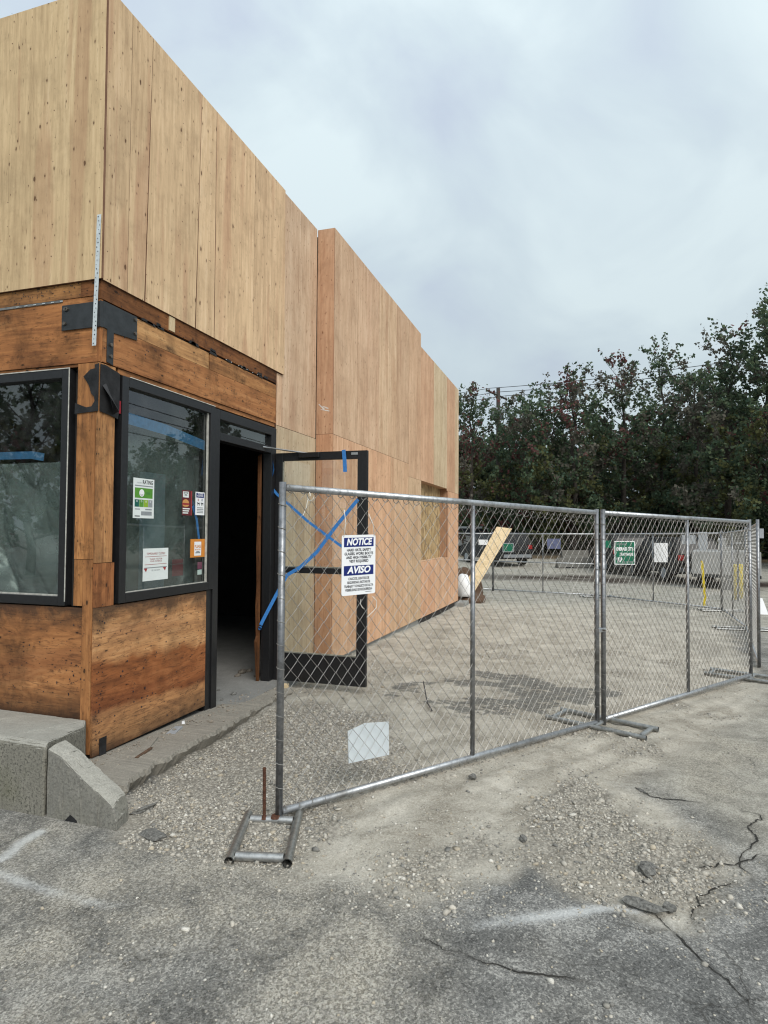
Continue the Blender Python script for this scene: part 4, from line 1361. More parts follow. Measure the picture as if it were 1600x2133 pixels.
# --- the open glazed door
DX = 5.952
dm = MB()
ya, yb, za, zb = 3.118, 2.078, 0.032, 2.438
st = 0.085
dm.box((DX, ya, za), (DX + 0.045, ya - st, zb)).box((DX, yb + st + 0.02, za), (DX + 0.045, yb, zb))
dm.box((DX, ya - st - 0.0005, zb - 0.085), (DX + 0.045, yb + st + 0.0205, zb))
dm.box((DX, ya - st - 0.0005, za), (DX + 0.045, yb + st + 0.0205, 0.325))
dm.box((DX - 0.012, ya - st - 0.0005, 1.165), (DX + 0.057, yb + st + 0.0205, 1.225))
dr = dm.build('door', M['black_metal'], B, bevel=0.003)
DR = sub(B, dr)
MB().add([(DX + 0.02, ya - st, 1.2255), (DX + 0.02, yb + st + 0.02, 1.2255), (DX + 0.02, yb + st + 0.02, zb - 0.0855), (DX + 0.02, ya - st, zb - 0.0855)], [(0, 1, 2, 3)]).build('door_pane', M['glass_clear'], DR)
MB().add([(DX + 0.02, ya - st, 0.3255), (DX + 0.02, yb + st + 0.02, 0.3255), (DX + 0.02, yb + st + 0.02, 1.1645), (DX + 0.02, ya - st, 1.1645)], [(0, 1, 2, 3)]).build('door_pane', M['glass_clear'], DR)
ga = MB()
for z in (0.3256, 1.2256):
    ga.box((DX + 0.004, ya - st - 0.001, z), (DX + 0.017, yb + st + 0.021, z + 0.012))
ga.box((DX + 0.004, ya - st - 0.014, 0.34), (DX + 0.017, ya - st - 0.001, 1.16)).box((DX + 0.004, ya - st - 0.014, 1.24), (DX + 0.017, ya - st - 0.001, 2.34))
ga.build('glazing_bead', M['white_sealant'], DR, color=(0.55, 0.55, 0.5))
MB().tube([(5.62, 3.16, 2.475), (5.90, 3.03, 2.47)], 0.008, 8).tube([(5.90, 3.03, 2.47), (5.946, 2.74, 2.425)], 0.010, 8).build('closer_arm', M['galv'], DR)
MB().box((DX - 0.04, 2.83, 2.38), (DX - 0.001, 2.60, 2.43)).build('door_closer', M['black_metal'], DR, bevel=0.004)
MB().box((DX - 0.005, 2.25, 2.395), (DX - 0.0005, 2.18, 2.42)).build('door_label', M['ink_grey'], DR)

# blue tape cross on the door, with a loose tail
XT = DX - 0.014
strip_o = strip('masking_tape', [(XT, 3.135, 2.05), (XT, 3.09, 2.00), (XT, 2.93, 1.875), (XT, 2.73, 1.712), (XT, 2.50, 1.555), (XT, 2.28, 1.41)], 0.028, (-1, 0, 0), M['blue_tape'])
tag(strip_o, 'blue tape running down from the hinge side of the open door', 'tape')
pts = []
for px, py, dx in ((746, 1040, 0), (700, 1096, 0), (660, 1150, -0.01), (625, 1182, -0.02), (598, 1198, -0.03), (575, 1240, -0.06), (553, 1282, -0.10), (543, 1302, -0.12)):
    pts.append(on_x(px, py, XT + dx))
strip_o = strip('masking_tape', pts, 0.038, (-1, 0, 0), M['blue_tape'])
tag(strip_o, 'long blue tape rising across the open door with a loose curled tail', 'tape')
cp = on_x(541, 1306, XT - 0.125)
curl = [cp + np.array([0, 0.018 * math.sin(a), -0.012 - 0.03 * (1 - math.cos(a)) / 2 + 0.012]) for a in np.linspace(0, 2 * math.pi, 12)]
mb = MB()
A = []
for p in curl:
    A += [p, p + np.array([0.03, 0.01, 0.008])]
mb.add(A, [(2 * i, 2 * i + 1, 2 * i + 3, 2 * i + 2) for i in range(len(curl) - 1)])
co = mb.build('tape_curl', M['blue_tape'], None)
co.parent = strip_o
tag(strip('masking_tape', [on_x(566, 940, XT - 0.02), on_x(567, 960, XT - 0.03), on_x(570, 978, XT - 0.035), on_x(565, 998, XT - 0.03)], 0.035, (-0.8, 0.6, 0), M['blue_tape']), 'short blue tape hanging at the top hinge corner of the open door', 'tape')
tag(strip('masking_tape', [on_x(716, 937, XT), on_x(718, 960, XT), on_x(719, 983, XT)], 0.042, (-1, 0, 0), M['blue_tape']), 'short blue tape stuck on the top rail of the open door', 'tape')

# ------------------------------------------------------------------ concrete kerb in front of the old wall
K = thing('concrete_curb', (2.74, 2.83, 0), 'old grey concrete curb with sloped broken end beside the timber corner', 'curb')


def loft(sections, name, mat, root, sm=False, bevel=0.0, rough=0.0, seed=0, cuts=0):
    n = len(sections[0])
    mb = MB()
    mb.add([p for s in sections for p in s], [tuple(range(n - 1, -1, -1)), tuple(range((len(sections) - 1) * n, len(sections) * n)), *[(i * n + j, i * n + (j + 1) % n, (i + 1) * n + (j + 1) % n, (i + 1) * n + j) for i in range(len(sections) - 1) for j in range(n)]])
    o = mb.build(name, mat, root)
    me = o.data
    bm = bmesh.new()
    bm.from_mesh(me)
    bmesh.ops.recalc_face_normals(bm, faces=bm.faces)
    if bevel:
        bmesh.ops.bevel(bm, geom=list(bm.edges), offset=bevel, segments=2, affect='EDGES', profile=0.6)
    if cuts:
        bmesh.ops.triangulate(bm, faces=bm.faces)
        for _ in range(cuts):
            bmesh.ops.subdivide_edges(bm, edges=[e_ for e_ in bm.edges if e_.calc_length() > 0.05], cuts=1)
            bmesh.ops.triangulate(bm, faces=bm.faces)
        r = np.random.default_rng(seed)
        for v in bm.verts:
            v.co += Vector(r.normal(0, rough, 3))
    bm.to_mesh(me)
    bm.free()
    return o


prof = lambda y, xt, zt: [(2.735, y, -0.25), (2.74, y, zt - 0.012), (2.765, y, zt + 0.004), (xt, y + (0.0), 0.335 if xt > 3.2 else zt), (xt, y, -0.25)]
s0 = [(2.738, 2.835, -0.25), (2.742, 2.835, 0.405), (2.768, 2.842, 0.422), (3.28, 3.075, 0.332), (3.30, 3.09, -0.25)]
s1 = [(2.738, 3.6, -0.25), (2.742, 3.6, 0.408), (2.768, 3.6, 0.425), (3.392, 3.6, 0.338), (3.392, 3.6, -0.25)]
s1b = [(2.738, 3.16, -0.25), (2.742, 3.16, 0.408), (2.768, 3.16, 0.425), (3.385, 3.16, 0.338), (3.385, 3.16, -0.25)]
s2 = [(x, 8.5, z) for x, y_, z in s1]
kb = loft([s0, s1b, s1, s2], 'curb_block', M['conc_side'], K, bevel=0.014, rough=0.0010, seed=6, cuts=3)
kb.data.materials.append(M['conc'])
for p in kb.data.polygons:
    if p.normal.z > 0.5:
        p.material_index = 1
ES = []
for yf, zf, yb_, zb__ in ((2.823, 0.396, 2.828, 0.408), (2.715, 0.357, 2.74, 0.365), (2.588, 0.268, 2.62, 0.292), (2.468, 0.200, 2.50, 0.220), (2.379, 0.141, 2.405, 0.163), (2.350, 0.075, 2.385, 0.085)):
    ES.append([(2.742, yf - 0.004, -0.25), (2.745, yf, zf), (2.80, (yf + yb_) / 2, (zf + zb__) / 2 + 0.006), (2.878, yb_, zb__), (2.888, yb_ + 0.004, -0.25)])
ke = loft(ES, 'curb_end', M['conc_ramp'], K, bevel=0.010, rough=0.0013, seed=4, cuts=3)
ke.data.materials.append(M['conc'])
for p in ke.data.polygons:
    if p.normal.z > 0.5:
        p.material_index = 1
MB().prism([(2.7385, 2.60, -0.02), (2.7385, 2.68, -0.02), (2.7385, 2.70, 0.015), (2.7385, 2.655, 0.06), (2.7385, 2.61, 0.035)], (0.01, 0, 0)).build('broken_hole', M['membrane'], K)

# broken slab ledge along the wall
LED = [(210, 1640), (262, 1645), (285, 1622), (302, 1612), (322, 1590), (345, 1580), (390, 1552), (425, 1535), (450, 1520), (470, 1508), (492, 1494), (512, 1482), (532, 1470), (556, 1455), (578, 1443), (610, 1428)]
outer = [on_z(px, py, 0.055) for px, py in LED]
rl = np.random.default_rng(8)
fine_o = []
for a, b in zip(outer[:-1], outer[1:]):
    m = max(1, int(np.linalg.norm(b - a) / 0.016))
    for q in range(m):
        p = a + (b - a) * q / m
        fine_o.append(p + np.array([rl.normal(0, 0.002), rl.normal(0, 0.002), 0]))
fine_o.append(outer[-1])
top_o, mid_o, bot_o, inn = [], [], [], []
for p in fine_o:
    zt = 0.066 - 0.022 * (p[0] - 3.4) + rl.normal(0, 0.0025)
    zt = max(zt, 0.006)
    top_o.append((p[0], p[1] + 0.008, zt))
    jag = 0.10 * (float(fbm(np.array(p[0] * 5.5), np.array(0.5), 6, 303, 0.62)) - 0.5)
    top_o[-1] = (p[0], p[1] + 0.006 + jag, zt)
    mid_o.append((p[0] + rl.normal(0, 0.006), p[1] + jag - 0.002 + rl.normal(0, 0.006), zt - 0.014 - 0.03 * float(fbm(np.array(p[0] * 12), np.array(2.5), 3, 304))))
    bot_o.append((p[0], p[1] + 0.045 + jag + 0.03 * float(fbm(np.array(p[0] * 9), np.array(4.5), 3, 305)), zt - 0.13))
    inn.append((p[0], 3.15, max(0.075 - 0.03 * (p[0] - 3.4), 0.026)))
n = len(fine_o)
mb = MB()
mb.add(inn + top_o + mid_o + bot_o, [(r * n + i, (r + 1) * n + i, (r + 1) * n + i + 1, r * n + i + 1) for r in range(3) for i in range(n - 1)])
o = mb.build('slab_ledge', M['ledge'], None)
o['kind'] = 'structure'

# ------------------------------------------------------------------ chain-link fence
W_D, H_D = 0.085, 0.098


def chain_mesh(P0, P1, z0, z1, name, root, r=0.0021, sides=4, wraps=True, bulge=0.0):
    P0, P1 = np.array(P0, float), np.array(P1, float)
    u = P1 - P0
    Ln = math.hypot(u[0], u[1])
    u = u / Ln
    nrm = np.array([u[1], -u[0], 0.0])
    nw = int(Ln / (W_D / 2))
    pw = Ln / nw
    nh = int((z1 - z0) / (H_D / 2))
    hh = (z1 - z0) / nh
    slope = (P1[2] - P0[2]) / Ln
    ks = np.arange(nh + 1)
    V, F = [], []
    off = 0
    for w in range(nw):
        ph = (ks + w) % 2
        a = w * pw + np.where(ph == 0, -0.001, pw + 0.001)
        dep = np.where(ph == 0, 0.0022, -0.0022)
        jit = rng.normal(0, 0.0016, nh + 1)
        c = P0[None, :] + np.outer(a + jit, u) + np.outer(dep + bulge * np.sin(math.pi * ks / nh) * math.sin(math.pi * w / nw), nrm)
        c[:, 2] = P0[2] + slope * a + z0 + ks * hh + rng.normal(0, 0.0015, nh + 1)
        t = np.gradient(c, axis=0)
        t /= np.linalg.norm(t, axis=1)[:, None]
        s = np.cross(t, nrm)
        s /= np.linalg.norm(s, axis=1)[:, None]
        ring = np.stack([c + r * (math.cos(q) * nrm + math.sin(q) * s) for q in 2 * math.pi * np.arange(sides) / sides], 1)
        V.append(ring.reshape(-1, 3))
        i = np.arange((nh + 1) * sides).reshape(nh + 1, sides) + off
        j = np.roll(i, -1, 1)
        F.append(np.stack([i[:-1], j[:-1], j[1:], i[1:]], -1).reshape(-1, 4))
        off += (nh + 1) * sides
    mb = MB()
    mb.v = [tuple(p) for p in np.concatenate(V)]
    mb.f = [tuple(q) for q in np.concatenate(F)]
    if wraps:
        rp = 0.0235
        for w in range(0, nw, 2):
            for zc in (z1 + 0.019, z0 - 0.019):
                a = w * pw + pw / 2
                base = P0 + u * a + np.array([0, 0, slope * a + zc])
                ring = [base + rp * (math.cos(q) * nrm + math.sin(q) * np.array([0, 0, 1.0])) + u * (0.022 * (q / 6.28 - 0.5)) for q in np.linspace(0.3, 5.9, 9)]
                mb.tube(ring, 0.0026, 4, caps=False)
    o = mb.build(name, M['wire'], root, kind='stuff')
    return o


def fence_panel(A, Bp, label, h=1.83, lift=0.05, wraps=True, group=None, midrail=False, sides=4, ext=0.03, bulge=0.0, midpost=True):
    A, Bp = np.array(A, float), np.array(Bp, float)
    t = thing('site_fence', tuple((A + Bp) / 2), label, 'fence', group)
    u = (Bp - A) / np.linalg.norm(Bp - A)
    up = np.array([0, 0, 1.0])
    R = 0.0205
    sg = 16 if wraps else 8
    for P in (A + u * R, Bp - u * R):
        MB().tube([P, P + up * (h + ext)], R, sg).build('post', M['galv'], t, smooth_=True, color=(0.55, 0.55, 0.56))
    for nm, z in (('top_rail', h), ('bottom_rail', lift)) + ((('middle_rail', h * 0.52),) if midrail else ()):
        MB().tube([A + u * 2 * R + up * z, Bp - u * 2 * R + up * z], R * 0.98, sg).build(nm, M['galv'], t, smooth_=True)
    if midpost:
        m = (A + Bp) / 2
        MB().tube([m + up * (lift + R), m + up * (h - R)], R * 0.82, sg).build('brace_post', M['galv'], t, smooth_=True, color=(0.6, 0.6, 0.61))
    cm = chain_mesh(A + u * 2 * R, Bp - u * 2 * R, lift + R + 0.001, h - R - 0.001, 'chain_link_mesh', t, sides=sides, wraps=wraps, bulge=bulge)
    if wraps:
        mb = MB()
        nr = np.array([u[1], -u[0], 0.0])
        for P in (A + u * R, Bp - u * R):
            for q in range(13):
                z = 0.16 + q * 0.13
                ring = [P + up * (z + 0.03 * k / 8) + 0.0225 * (math.cos(a) * u + math.sin(a) * nr) for k, a in enumerate(np.linspace(0, 6.0, 9))]
                mb.tube(ring, 0.0022, 4, caps=False)
        mb.build('tie_wire', M['wire'], t, kind='stuff')
    return t


def gp(px, py, dz=0.0):
    p = ground_px(px, py)
    p[2] += dz
    return p


F0 = gp(574, 1718, 0.03)
F1 = on_z(1247, 1512, -0.045)
F1b = on_z(1255, 1510, -0.045)
F2 = on_z(1566, 1413, -0.085)
GP = 'temporary chain link fence panels round the site'
fence_panel(F0, F1, 'nearest chain link fence panel, the one carrying the notice sign', group=GP, lift=0.035, bulge=0.012)
fence_panel(F1b, F2, 'second chain link panel, between the middle stand and the right corner', group=GP, lift=0.045, bulge=0.01)
# the run that turns back along the far side of the site
Q = [at(1582, 1400, 7.9), at(1556, 1335, 11.4), at(1505, 1283, 14.6), at(1245, 1246, 18.1), at(1027, 1234, 19.8), at(820, 1228, 22.5)]
for q in Q:
    q[2] = float(gz(q[0], q[1])) + 0.01
for i, lab in enumerate(('chain link panel on the right side turning back behind the front corner', 'second chain link panel along the right side of the site', 'far chain link panel carrying the green sign and white board', 'far chain link panel behind the middle post, with the slate blue sign', 'far chain link panel behind the leaning plywood strip')):
    fence_panel(Q[i] + (0, 0, 0), Q[i + 1], lab, wraps=False, sides=3, midrail=(i > 2), group=GP, ext=0.06)
cl = thing('post_clamp', tuple((F1 + F1b) / 2 + (0, 0, 0.78)), 'metal clamp joining the two posts above the middle stand', 'clamp')
uF = (F1 - F0) / np.linalg.norm(F1 - F0)
nF = np.array([uF[1], -uF[0], 0.0])
c0 = (F1 + F1b) / 2 + np.array([0, 0, 0.80])
MB().prism([c0 - uF * 0.055 - nF * 0.027, c0 + uF * 0.055 - nF * 0.027, c0 + uF * 0.055 + nF * 0.027, c0 - uF * 0.055 + nF * 0.027], (0, 0, 0.035)).build('clamp_band', M['galv'], cl, bevel=0.004)
MB().tube([c0 + nF * 0.02 + (0, 0, 0.017), c0 + nF * 0.05 + (0, 0, 0.017)], 0.008, 6).build('clamp_bolt', M['bolt'], cl)


# --- welded pipe stands
def stand(C, ax, length, width, label, rebar=True, r=0.021, group='welded pipe stands under the fence'):
    C = np.array(C, float)
    ax = np.array([ax[0], ax[1], 0.0])
    ax /= np.linalg.norm(ax)
    s = np.array([-ax[1], ax[0], 0])
    t = thing('fence_stand', tuple(C), label, 'fence stand', group)
    up = np.array([0, 0, r])
    for k in (-1, 1):
        a, b = C + s * k * width / 2 - ax * length / 2 + up, C + s * k * width / 2 + ax * length / 2 + up
        mb = MB().tube([a, b], r, 12, caps=False)
        mb.tube([b, a], r * 0.82, 12, caps=False)
        mb.build('side_tube', M['galv'], t, smooth_=True, color=(0.75, 0.74, 0.7))
    for f in (-0.44, 0.0, 0.44):
        a, b = C + ax * f * length - s * (width / 2 - r) + up, C + ax * f * length + s * (width / 2 - r) + up
        MB().tube([a, b], r * 0.95, 12, caps=False).build('cross_tube', M['galv'], t, smooth_=True, color=(0.85, 0.84, 0.8))
    if rebar is not None:
        p = C - s * 0.06 * 0 + up
        mb = MB().tube([rebar, rebar + np.array([0.002, 0.004, 0.27])], 0.0085, 8)
        for q in range(22):
            z = 0.02 + q * 0.0115
            b0 = rebar + np.array([0.002 * z / 0.27, 0.004 * z / 0.27, z])
            mb.tube([b0, b0 + (0, 0, 0.004)], 0.0105, 8, caps=True)
        mb.build('rebar_prong', M['rebar'], t)
        MB().tube([rebar + (0, 0, -0.004), rebar + (0, 0, 0.012)], [0.02, 0.010], 8).build('weld', M['rebar'], t)
        MB().tube([F0 + np.array([0, 0, 0.0]), F0 + (0, 0, 0.014)], [0.029, 0.022], 8).build('weld', M['rebar'], t)
    return t


fl_, fr_ = on_z(480, 1790, 0.02), on_z(600, 1794, 0.02)
bl_, brr = on_z(511, 1712, 0.02), on_z(622, 1705, 0.02)
axn = ((bl_ + brr) - (fl_ + fr_)) / 2
ctr = (F0[:2] * 1.0)
front = (fl_ + fr_) / 2
axv = axn / np.linalg.norm(axn)
wid = np.linalg.norm((fr_ - fl_) * 0.9)
# near stand: the post stands on its rear cross tube; the open tube ends point towards the camera
axv2 = np.array([axv[0], axv[1], 0.0])
sv = np.array([-axv2[1], axv2[0], 0.0])
if sv @ (fl_ - fr_) < 0:
    sv = -sv
g0 = float(gz(*ctr)) + 0.004
NS = thing('fence_stand', (ctr[0], ctr[1], g0), 'nearest pipe stand with a rusty rebar prong, under the near end post', 'fence stand', 'welded pipe stands under the fence')
rT = 0.023
half = np.linalg.norm(np.array([ctr[0], ctr[1], 0]) - np.array([front[0], front[1], 0]))
lf, rf = np.array([fl_[0], fl_[1], g0 + rT]), np.array([fr_[0], fr_[1], g0 + rT])
reach = half + 0.10
for e_, ext_ in ((lf, 0.06), (rf, 0.16)):
    b_ = e_ + axv2 * (half + ext_)
    mb = MB().tube([e_ - axv2 * 0.03, b_], rT, 14, caps=False)
    mb.tube([b_, e_ - axv2 * 0.03], rT * 0.82, 14, caps=False)
    mb.build('side_tube', M['galv'], NS, smooth_=True, color=(0.72, 0.70, 0.64))
for d_ in (0.02, half):
    a_, b_ = lf + axv2 * d_ - sv * rT, rf + axv2 * d_ + sv * rT
    MB().tube([a_, b_], rT * 0.96, 14, caps=False).build('cross_tube', M['galv'], NS, smooth_=True, color=(0.9, 0.89, 0.86))
rb = F0 + sv * 0.062
rb[2] = g0 + rT * 1.6
mb = MB().tube([rb, rb + np.array([0.002, 0.004, 0.27])], 0.0085, 8)
for q in range(22):
    zq = 0.02 + q * 0.0115
    b0 = rb + np.array([0.002 * zq / 0.27, 0.004 * zq / 0.27, zq])
    mb.tube([b0, b0 + (0, 0, 0.004)], 0.0105, 8)
mb.build('rebar_prong', M['rebar'], NS)
MB().tube([rb + (0, 0, -0.006), rb + (0, 0, 0.012)], [0.022, 0.010], 8).build('weld', M['rebar'], NS)
MB().tube([F0 + np.array([0, 0, 0.010]), F0 + (0, 0, 0.024)], [0.031, 0.022], 8).build('weld', M['rebar'], NS)
c2 = np.array([*(F1 + F1b)[:2] / 2, 0])
for C_, lab, ln in ((c2, 'pipe stand under the two joined posts in the middle of the fence', 0.86), (F2, 'pipe stand under the right front corner of the fence', 0.95)):
    C_ = np.array([C_[0], C_[1], float(gz(C_[0], C_[1])) + 0.004])
    a = on_z(1310, 1547, -0.05) - on_z(1186, 1519, -0.05)
    stand(C_, a, ln, 0.30, lab, rebar=None)
for q, ax_, lab, ln in ((Q[1], on_z(1600, 1347, -0.13) - on_z(1530, 1344, -0.13), 'pipe stand on the right side, second behind the corner', 1.1), (Q[2], (0.2, -1, 0), 'pipe stand at the far right bend of the fence', 1.0), (Q[3], (0.5, -1, 0), 'pipe stand at the far fence beside the green sign', 1.0)):
    stand(np.array([q[0], q[1], float(gz(q[0], q[1])) + 0.006]), ax_, ln, 0.28, lab, rebar=None)

# ------------------------------------------------------------------ notice sign on the near panel
s_off = nF if (nF @ (CAM - F0)) > 0 else -nF
Pp = F0 + s_off * 0.028
tl, trr, blq = on_plane(711, 1115, Pp, s_off), on_plane(781, 1115, Pp, s_off), on_plane(711, 1242, Pp, s_off)
brq = on_plane(783, 1237, Pp, s_off)
ux = trr - tl
sw = np.linalg.norm(ux)
ux = ux / sw
uz = np.array([0, 0, 1.0])
shh = tl[2] - blq[2]
ux = np.array([uF[0], uF[1], 0.02])
ux /= np.linalg.norm(ux)
S = thing('notice_sign', tuple(blq), 'white and navy notice aviso safety sign tied to the near fence', 'sign')
O = blq
rc = 0.012
cor = []
for (cx_, cy_, a0) in ((rc, rc, 180), (sw - rc, rc, 270), (sw - rc, shh - rc, 0), (rc, shh - rc, 90)):
    for k in range(4):
        a = rad(a0 + k * 30)
        cor.append(O + ux * (cx_ + rc * math.cos(a)) + uz * (cy_ + rc * math.sin(a)))
MB().prism(cor, s_off * 0.002).build('sign_plate', M['sign_white'], S)
n_ = np.cross(ux, uz)
n_ = n_ / np.linalg.norm(n_)
L0 = 0.0024


def srect(name, x0, y0, x1, y1, mat, lift=L0):
    return quad_sheet(O, ux, uz, x0 * sw, y0 * shh, x1 * sw, y1 * shh, lift, 0.0003).build(name, M[mat], S)


srect('heading_band', 0.06, 0.802, 0.94, 0.955, 'ink_navy')
srect('heading_band', 0.06, 0.328, 0.94, 0.490, 'ink_navy')


def stext(body, x, y, size, mat, width, shear=0.0, bold=0.0, lift=0.0032, name='lettering'):
    return text_mb(body, size, O + ux * x * sw + uz * y * shh, ux, uz, shear, bold, 'CENTER', width * sw, lift).build(name, M[mat], S)


stext('NOTICE', 0.5, 0.880, shh * 0.155, 'ink_white', 0.76, 0.22, 0.0022)
stext('AVISO', 0.5, 0.412, shh * 0.155, 'ink_white', 0.70, 0.22, 0.0022)
for k, (b, wd) in enumerate((('HARD HATS, SAFETY', 0.72), ('GLASSES, WORK BOOTS', 0.85), ('AND HIGH VISIBILITY', 0.76), ('VEST REQUIRED', 0.57))):
    stext(b, 0.5, 0.748 - k * 0.062, shh * 0.062, 'ink_dark', wd, 0.0, 0.0006)
for k, (b, wd) in enumerate((('CASCOS, LENTES DE', 0.62), ('SEGURIDAD, BOTAS DE', 0.68), ('TRABAJO Y CHALECO DE ALTA', 0.86), ('VISIBILIDAD ES REQUERIDA', 0.80))):
    stext(b, 0.5, 0.272 - k * 0.062, shh * 0.056, 'ink_dark', wd, 0.0, 0.0005)
srect('maker_line', 0.70, 0.035, 0.88, 0.045, 'ink_grey')
# tie cords
top_l, top_r = O + uz * (shh - 0.008) + ux * 0.012, O + uz * (shh - 0.008) + ux * (sw - 0.012)
for a, b in ((top_l, on_plane(717, 1062, Pp, s_off)), (top_r, on_plane(768, 1070, Pp, s_off))):
    mid = (a + b) / 2 + ux * 0.012 + s_off * 0.004
    MB().tube([a + s_off * 0.004, mid, b], 0.0022, 5).build('tie_cord', M['cord'], S, smooth_=True)
tail = [on_plane(*p, Pp, s_off) for p in ((776, 1242), (785, 1252), (784, 1266), (776, 1275), (764, 1286))]
MB().tube(tail, 0.0022, 5).build('tie_cord', M['cord'], S, smooth_=True)
MB().tube([on_plane(*p, Pp, s_off) for p in ((752, 1248), (751, 1258), (755, 1266), (759, 1268))], 0.0018, 5).build('tie_cord', M['cord'], S, smooth_=True)

# pale sheet wedged low behind the mesh
Pb = F0 - s_off * 0.03
cs = [on_plane(*p, Pb, s_off) for p in ((726, 1590), (810, 1572), (809, 1503), (760, 1506), (724, 1523))]
tag(MB().prism(cs, s_off * 0.004).build('corrugated_sheet', M['sign_white'], None, color=(0.72, 0.77, 0.79)), 'pale plastic sheet wedged low behind the near fence mesh', 'sheet')
# white plastic tie on the top rail
tie = on_plane(641, 1034, F0, s_off)
mb = MB()
mb.tube([tie + 0.026 * (math.cos(a) * s_off + math.sin(a) * uz) + ux * 0.004 * a for a in np.linspace(0, 6.2, 13)], 0.0026, 5)
mb.tube([tie + uz * -0.02, tie + uz * -0.07 - ux * 0.01, tie + uz * -0.11 - ux * 0.03], 0.002, 5)
tag(mb.build('cable_tie', M['cord'], None), 'white plastic tie looped round the near top rail', 'cable tie')

# ------------------------------------------------------------------ signs on the far fence
def far_sign(name, px0, py0, px1, py1, depth, label, mat, frame=None, cat='sign', lettering=None, group=None):
    a, b, c = at(px0, py1, depth), at(px1, py1, depth), at(px0, py0, depth)
    ux_, uz_ = b - a, c - a
    w_, h_ = np.linalg.norm(ux_), np.linalg.norm(uz_)
    ux_, uz_ = ux_ / w_, np.array([0, 0, 1.0])
    ux_[2] = 0
    ux_ /= np.linalg.norm(ux_)
    t = thing(name, tuple(a), label, cat, group)
    quad_sheet(a, ux_, uz_, 0, 0, w_, h_, 0, 0.006).build('sign_plate', M[mat], t)
    if frame:
        e_ = 0.022
        mb = MB()
        for q in ((0, 0, w_, e_), (0, h_ - e_, w_, h_), (0, e_, e_, h_ - e_), (w_ - e_, e_, w_, h_ - e_)):
            k = quad_sheet(a, ux_, uz_, *q, 0.0065, 0.004)
            mb.add(k.v, k.f)
        mb.build('border', M[frame], t)
    return t, a, ux_, uz_, w_, h_


t, a, ux_, uz_, w_, h_ = far_sign('company_sign', 1280, 1127, 1323, 1176, 16.6, 'dark green emerald city statewide sign with white border on the far fence', 'sign_green', 'ink_white')


def ftext(body, x, y, size, width, mat='ink_white', bold=0.002):
    return text_mb(body, size * h_, a + ux_ * x * w_ + uz_ * y * h_, ux_, uz_, 0, bold, 'CENTER', width * w_, 0.0075).build('lettering', M[mat], t)


ftext('EMERALD CITY', 0.5, 0.66, 0.19, 0.82, bold=0.006)
ftext('STATEWIDE', 0.58, 0.43, 0.17, 0.66, bold=0.003)
ftext('INDEPENDENT', 0.35, 0.86, 0.10, 0.5, 'ink_grey', 0.001)
ftext('206 000 0000', 0.64, 0.11, 0.10, 0.5, 'ink_grey', 0.001)


def chevron(cx_, cy_, r, th, mat):
    out = [(-0.55, 1.0), (-1, 0.35), (0, -1), (1, 0.35), (0.55, 1.0)]
    inn_ = [(0.30, 0.75), (0.55, 0.38), (0, -0.42), (-0.55, 0.38), (-0.30, 0.75)]
    pts = [(cx_ + r * p, cy_ + r * q) for p, q in out] + [(cx_ + r * p, cy_ + r * q) for p, q in inn_]
    V = [a + ux_ * p * w_ + uz_ * q * h_ + np.cross(ux_, uz_) * 0.0075 for p, q in pts]
    MB().add(V, [(0, 1, 8, 9), (1, 2, 7, 8), (2, 3, 6, 7), (3, 4, 5, 6)]).build('diamond_emblem', M[mat], t)


chevron(0.20, 0.20, 0.13, 0.04, 'ink_grey')
chevron(0.27, 0.20, 0.12, 0.04, 'ink_white')
far_sign('blank_board', 1363, 1131, 1391, 1171, 16.3, 'blank white board hung on the far fence right of the green sign', 'sign_white', cat='board')
far_sign('site_sign', 1140, 1122, 1168, 1143, 18.6, 'slate blue sign on the far fence with faded print', 'sign_slate')
t2, a, ux_, uz_, w_, h_ = far_sign('small_sign', 1047, 1131, 1070, 1150, 19.3, 'small dark green sign with pale frame behind the leaning plywood strip', 'sign_green', 'plate_grey')
far_sign('small_sign', 1260, 1126, 1273, 1141, 17.6, 'small bright green sign beside the emerald city sign', 'sign_green')
far_sign('small_board', 997, 1124, 1016, 1135, 19.6, 'small white board on the far fence left of the plywood strip', 'sign_white', cat='board')
far_sign('metal_plate', 1420, 1114, 1449, 1133, 20.5, 'grey plate above the dark car behind the far fence', 'plate_grey', cat='plate')
far_sign('metal_plate', 1455, 1108, 1474, 1146, 19.5, 'tall grey plate behind the far fence right of the other plate', 'plate_grey', cat='plate')
far_sign('metal_plate', 1580, 1101, 1591, 1121, 13.5, 'grey plate sticking out past the right corner post', 'plate_grey', cat='plate')

# leaning plywood strip, bag, soil at the far end of the wall
lb = [at(1035, 1097, 18.6), at(1067, 1101, 18.6), at(984, 1240, 15.9), at(958, 1236, 15.9)]
tag(MB().prism(lb, (0.02, 0.004, 0)).build('plywood_strip', M['lumber'], None), 'pale plywood strip leaning beyond the far end of the side wall', 'plywood')


def lump(name, C, R, mat, seed, label, cat, rough=0.18, sub_=3):
    bm = bmesh.new()
    bmesh.ops.create_icosphere(bm, subdivisions=sub_, radius=1.0)
    r = np.random.default_rng(seed)
    ph = r.random((5, 3)) * 6.28
    fq = r.normal(0, 2.6, (5, 3))
    for v in bm.verts:
        d = sum(math.sin(float(fq[k] @ np.array(v.co)) + ph[k, 0]) for k in range(5)) / 5
        v.co = v.co * (1 + rough * d * 1.6)
        v.co = Vector((v.co.x * R[0], v.co.y * R[1], max(v.co.z, -0.55) * R[2]))
    me = bpy.data.meshes.new(name)
    bm.to_mesh(me)
    bm.free()
    me.polygons.foreach_set('use_smooth', [True] * len(me.polygons))
    me.materials.append(mat)
    o = bpy.data.objects.new(name, me)
    o.location = C
    COL.objects.link(o)
    if label:
        tag(o, label, cat)
    return o


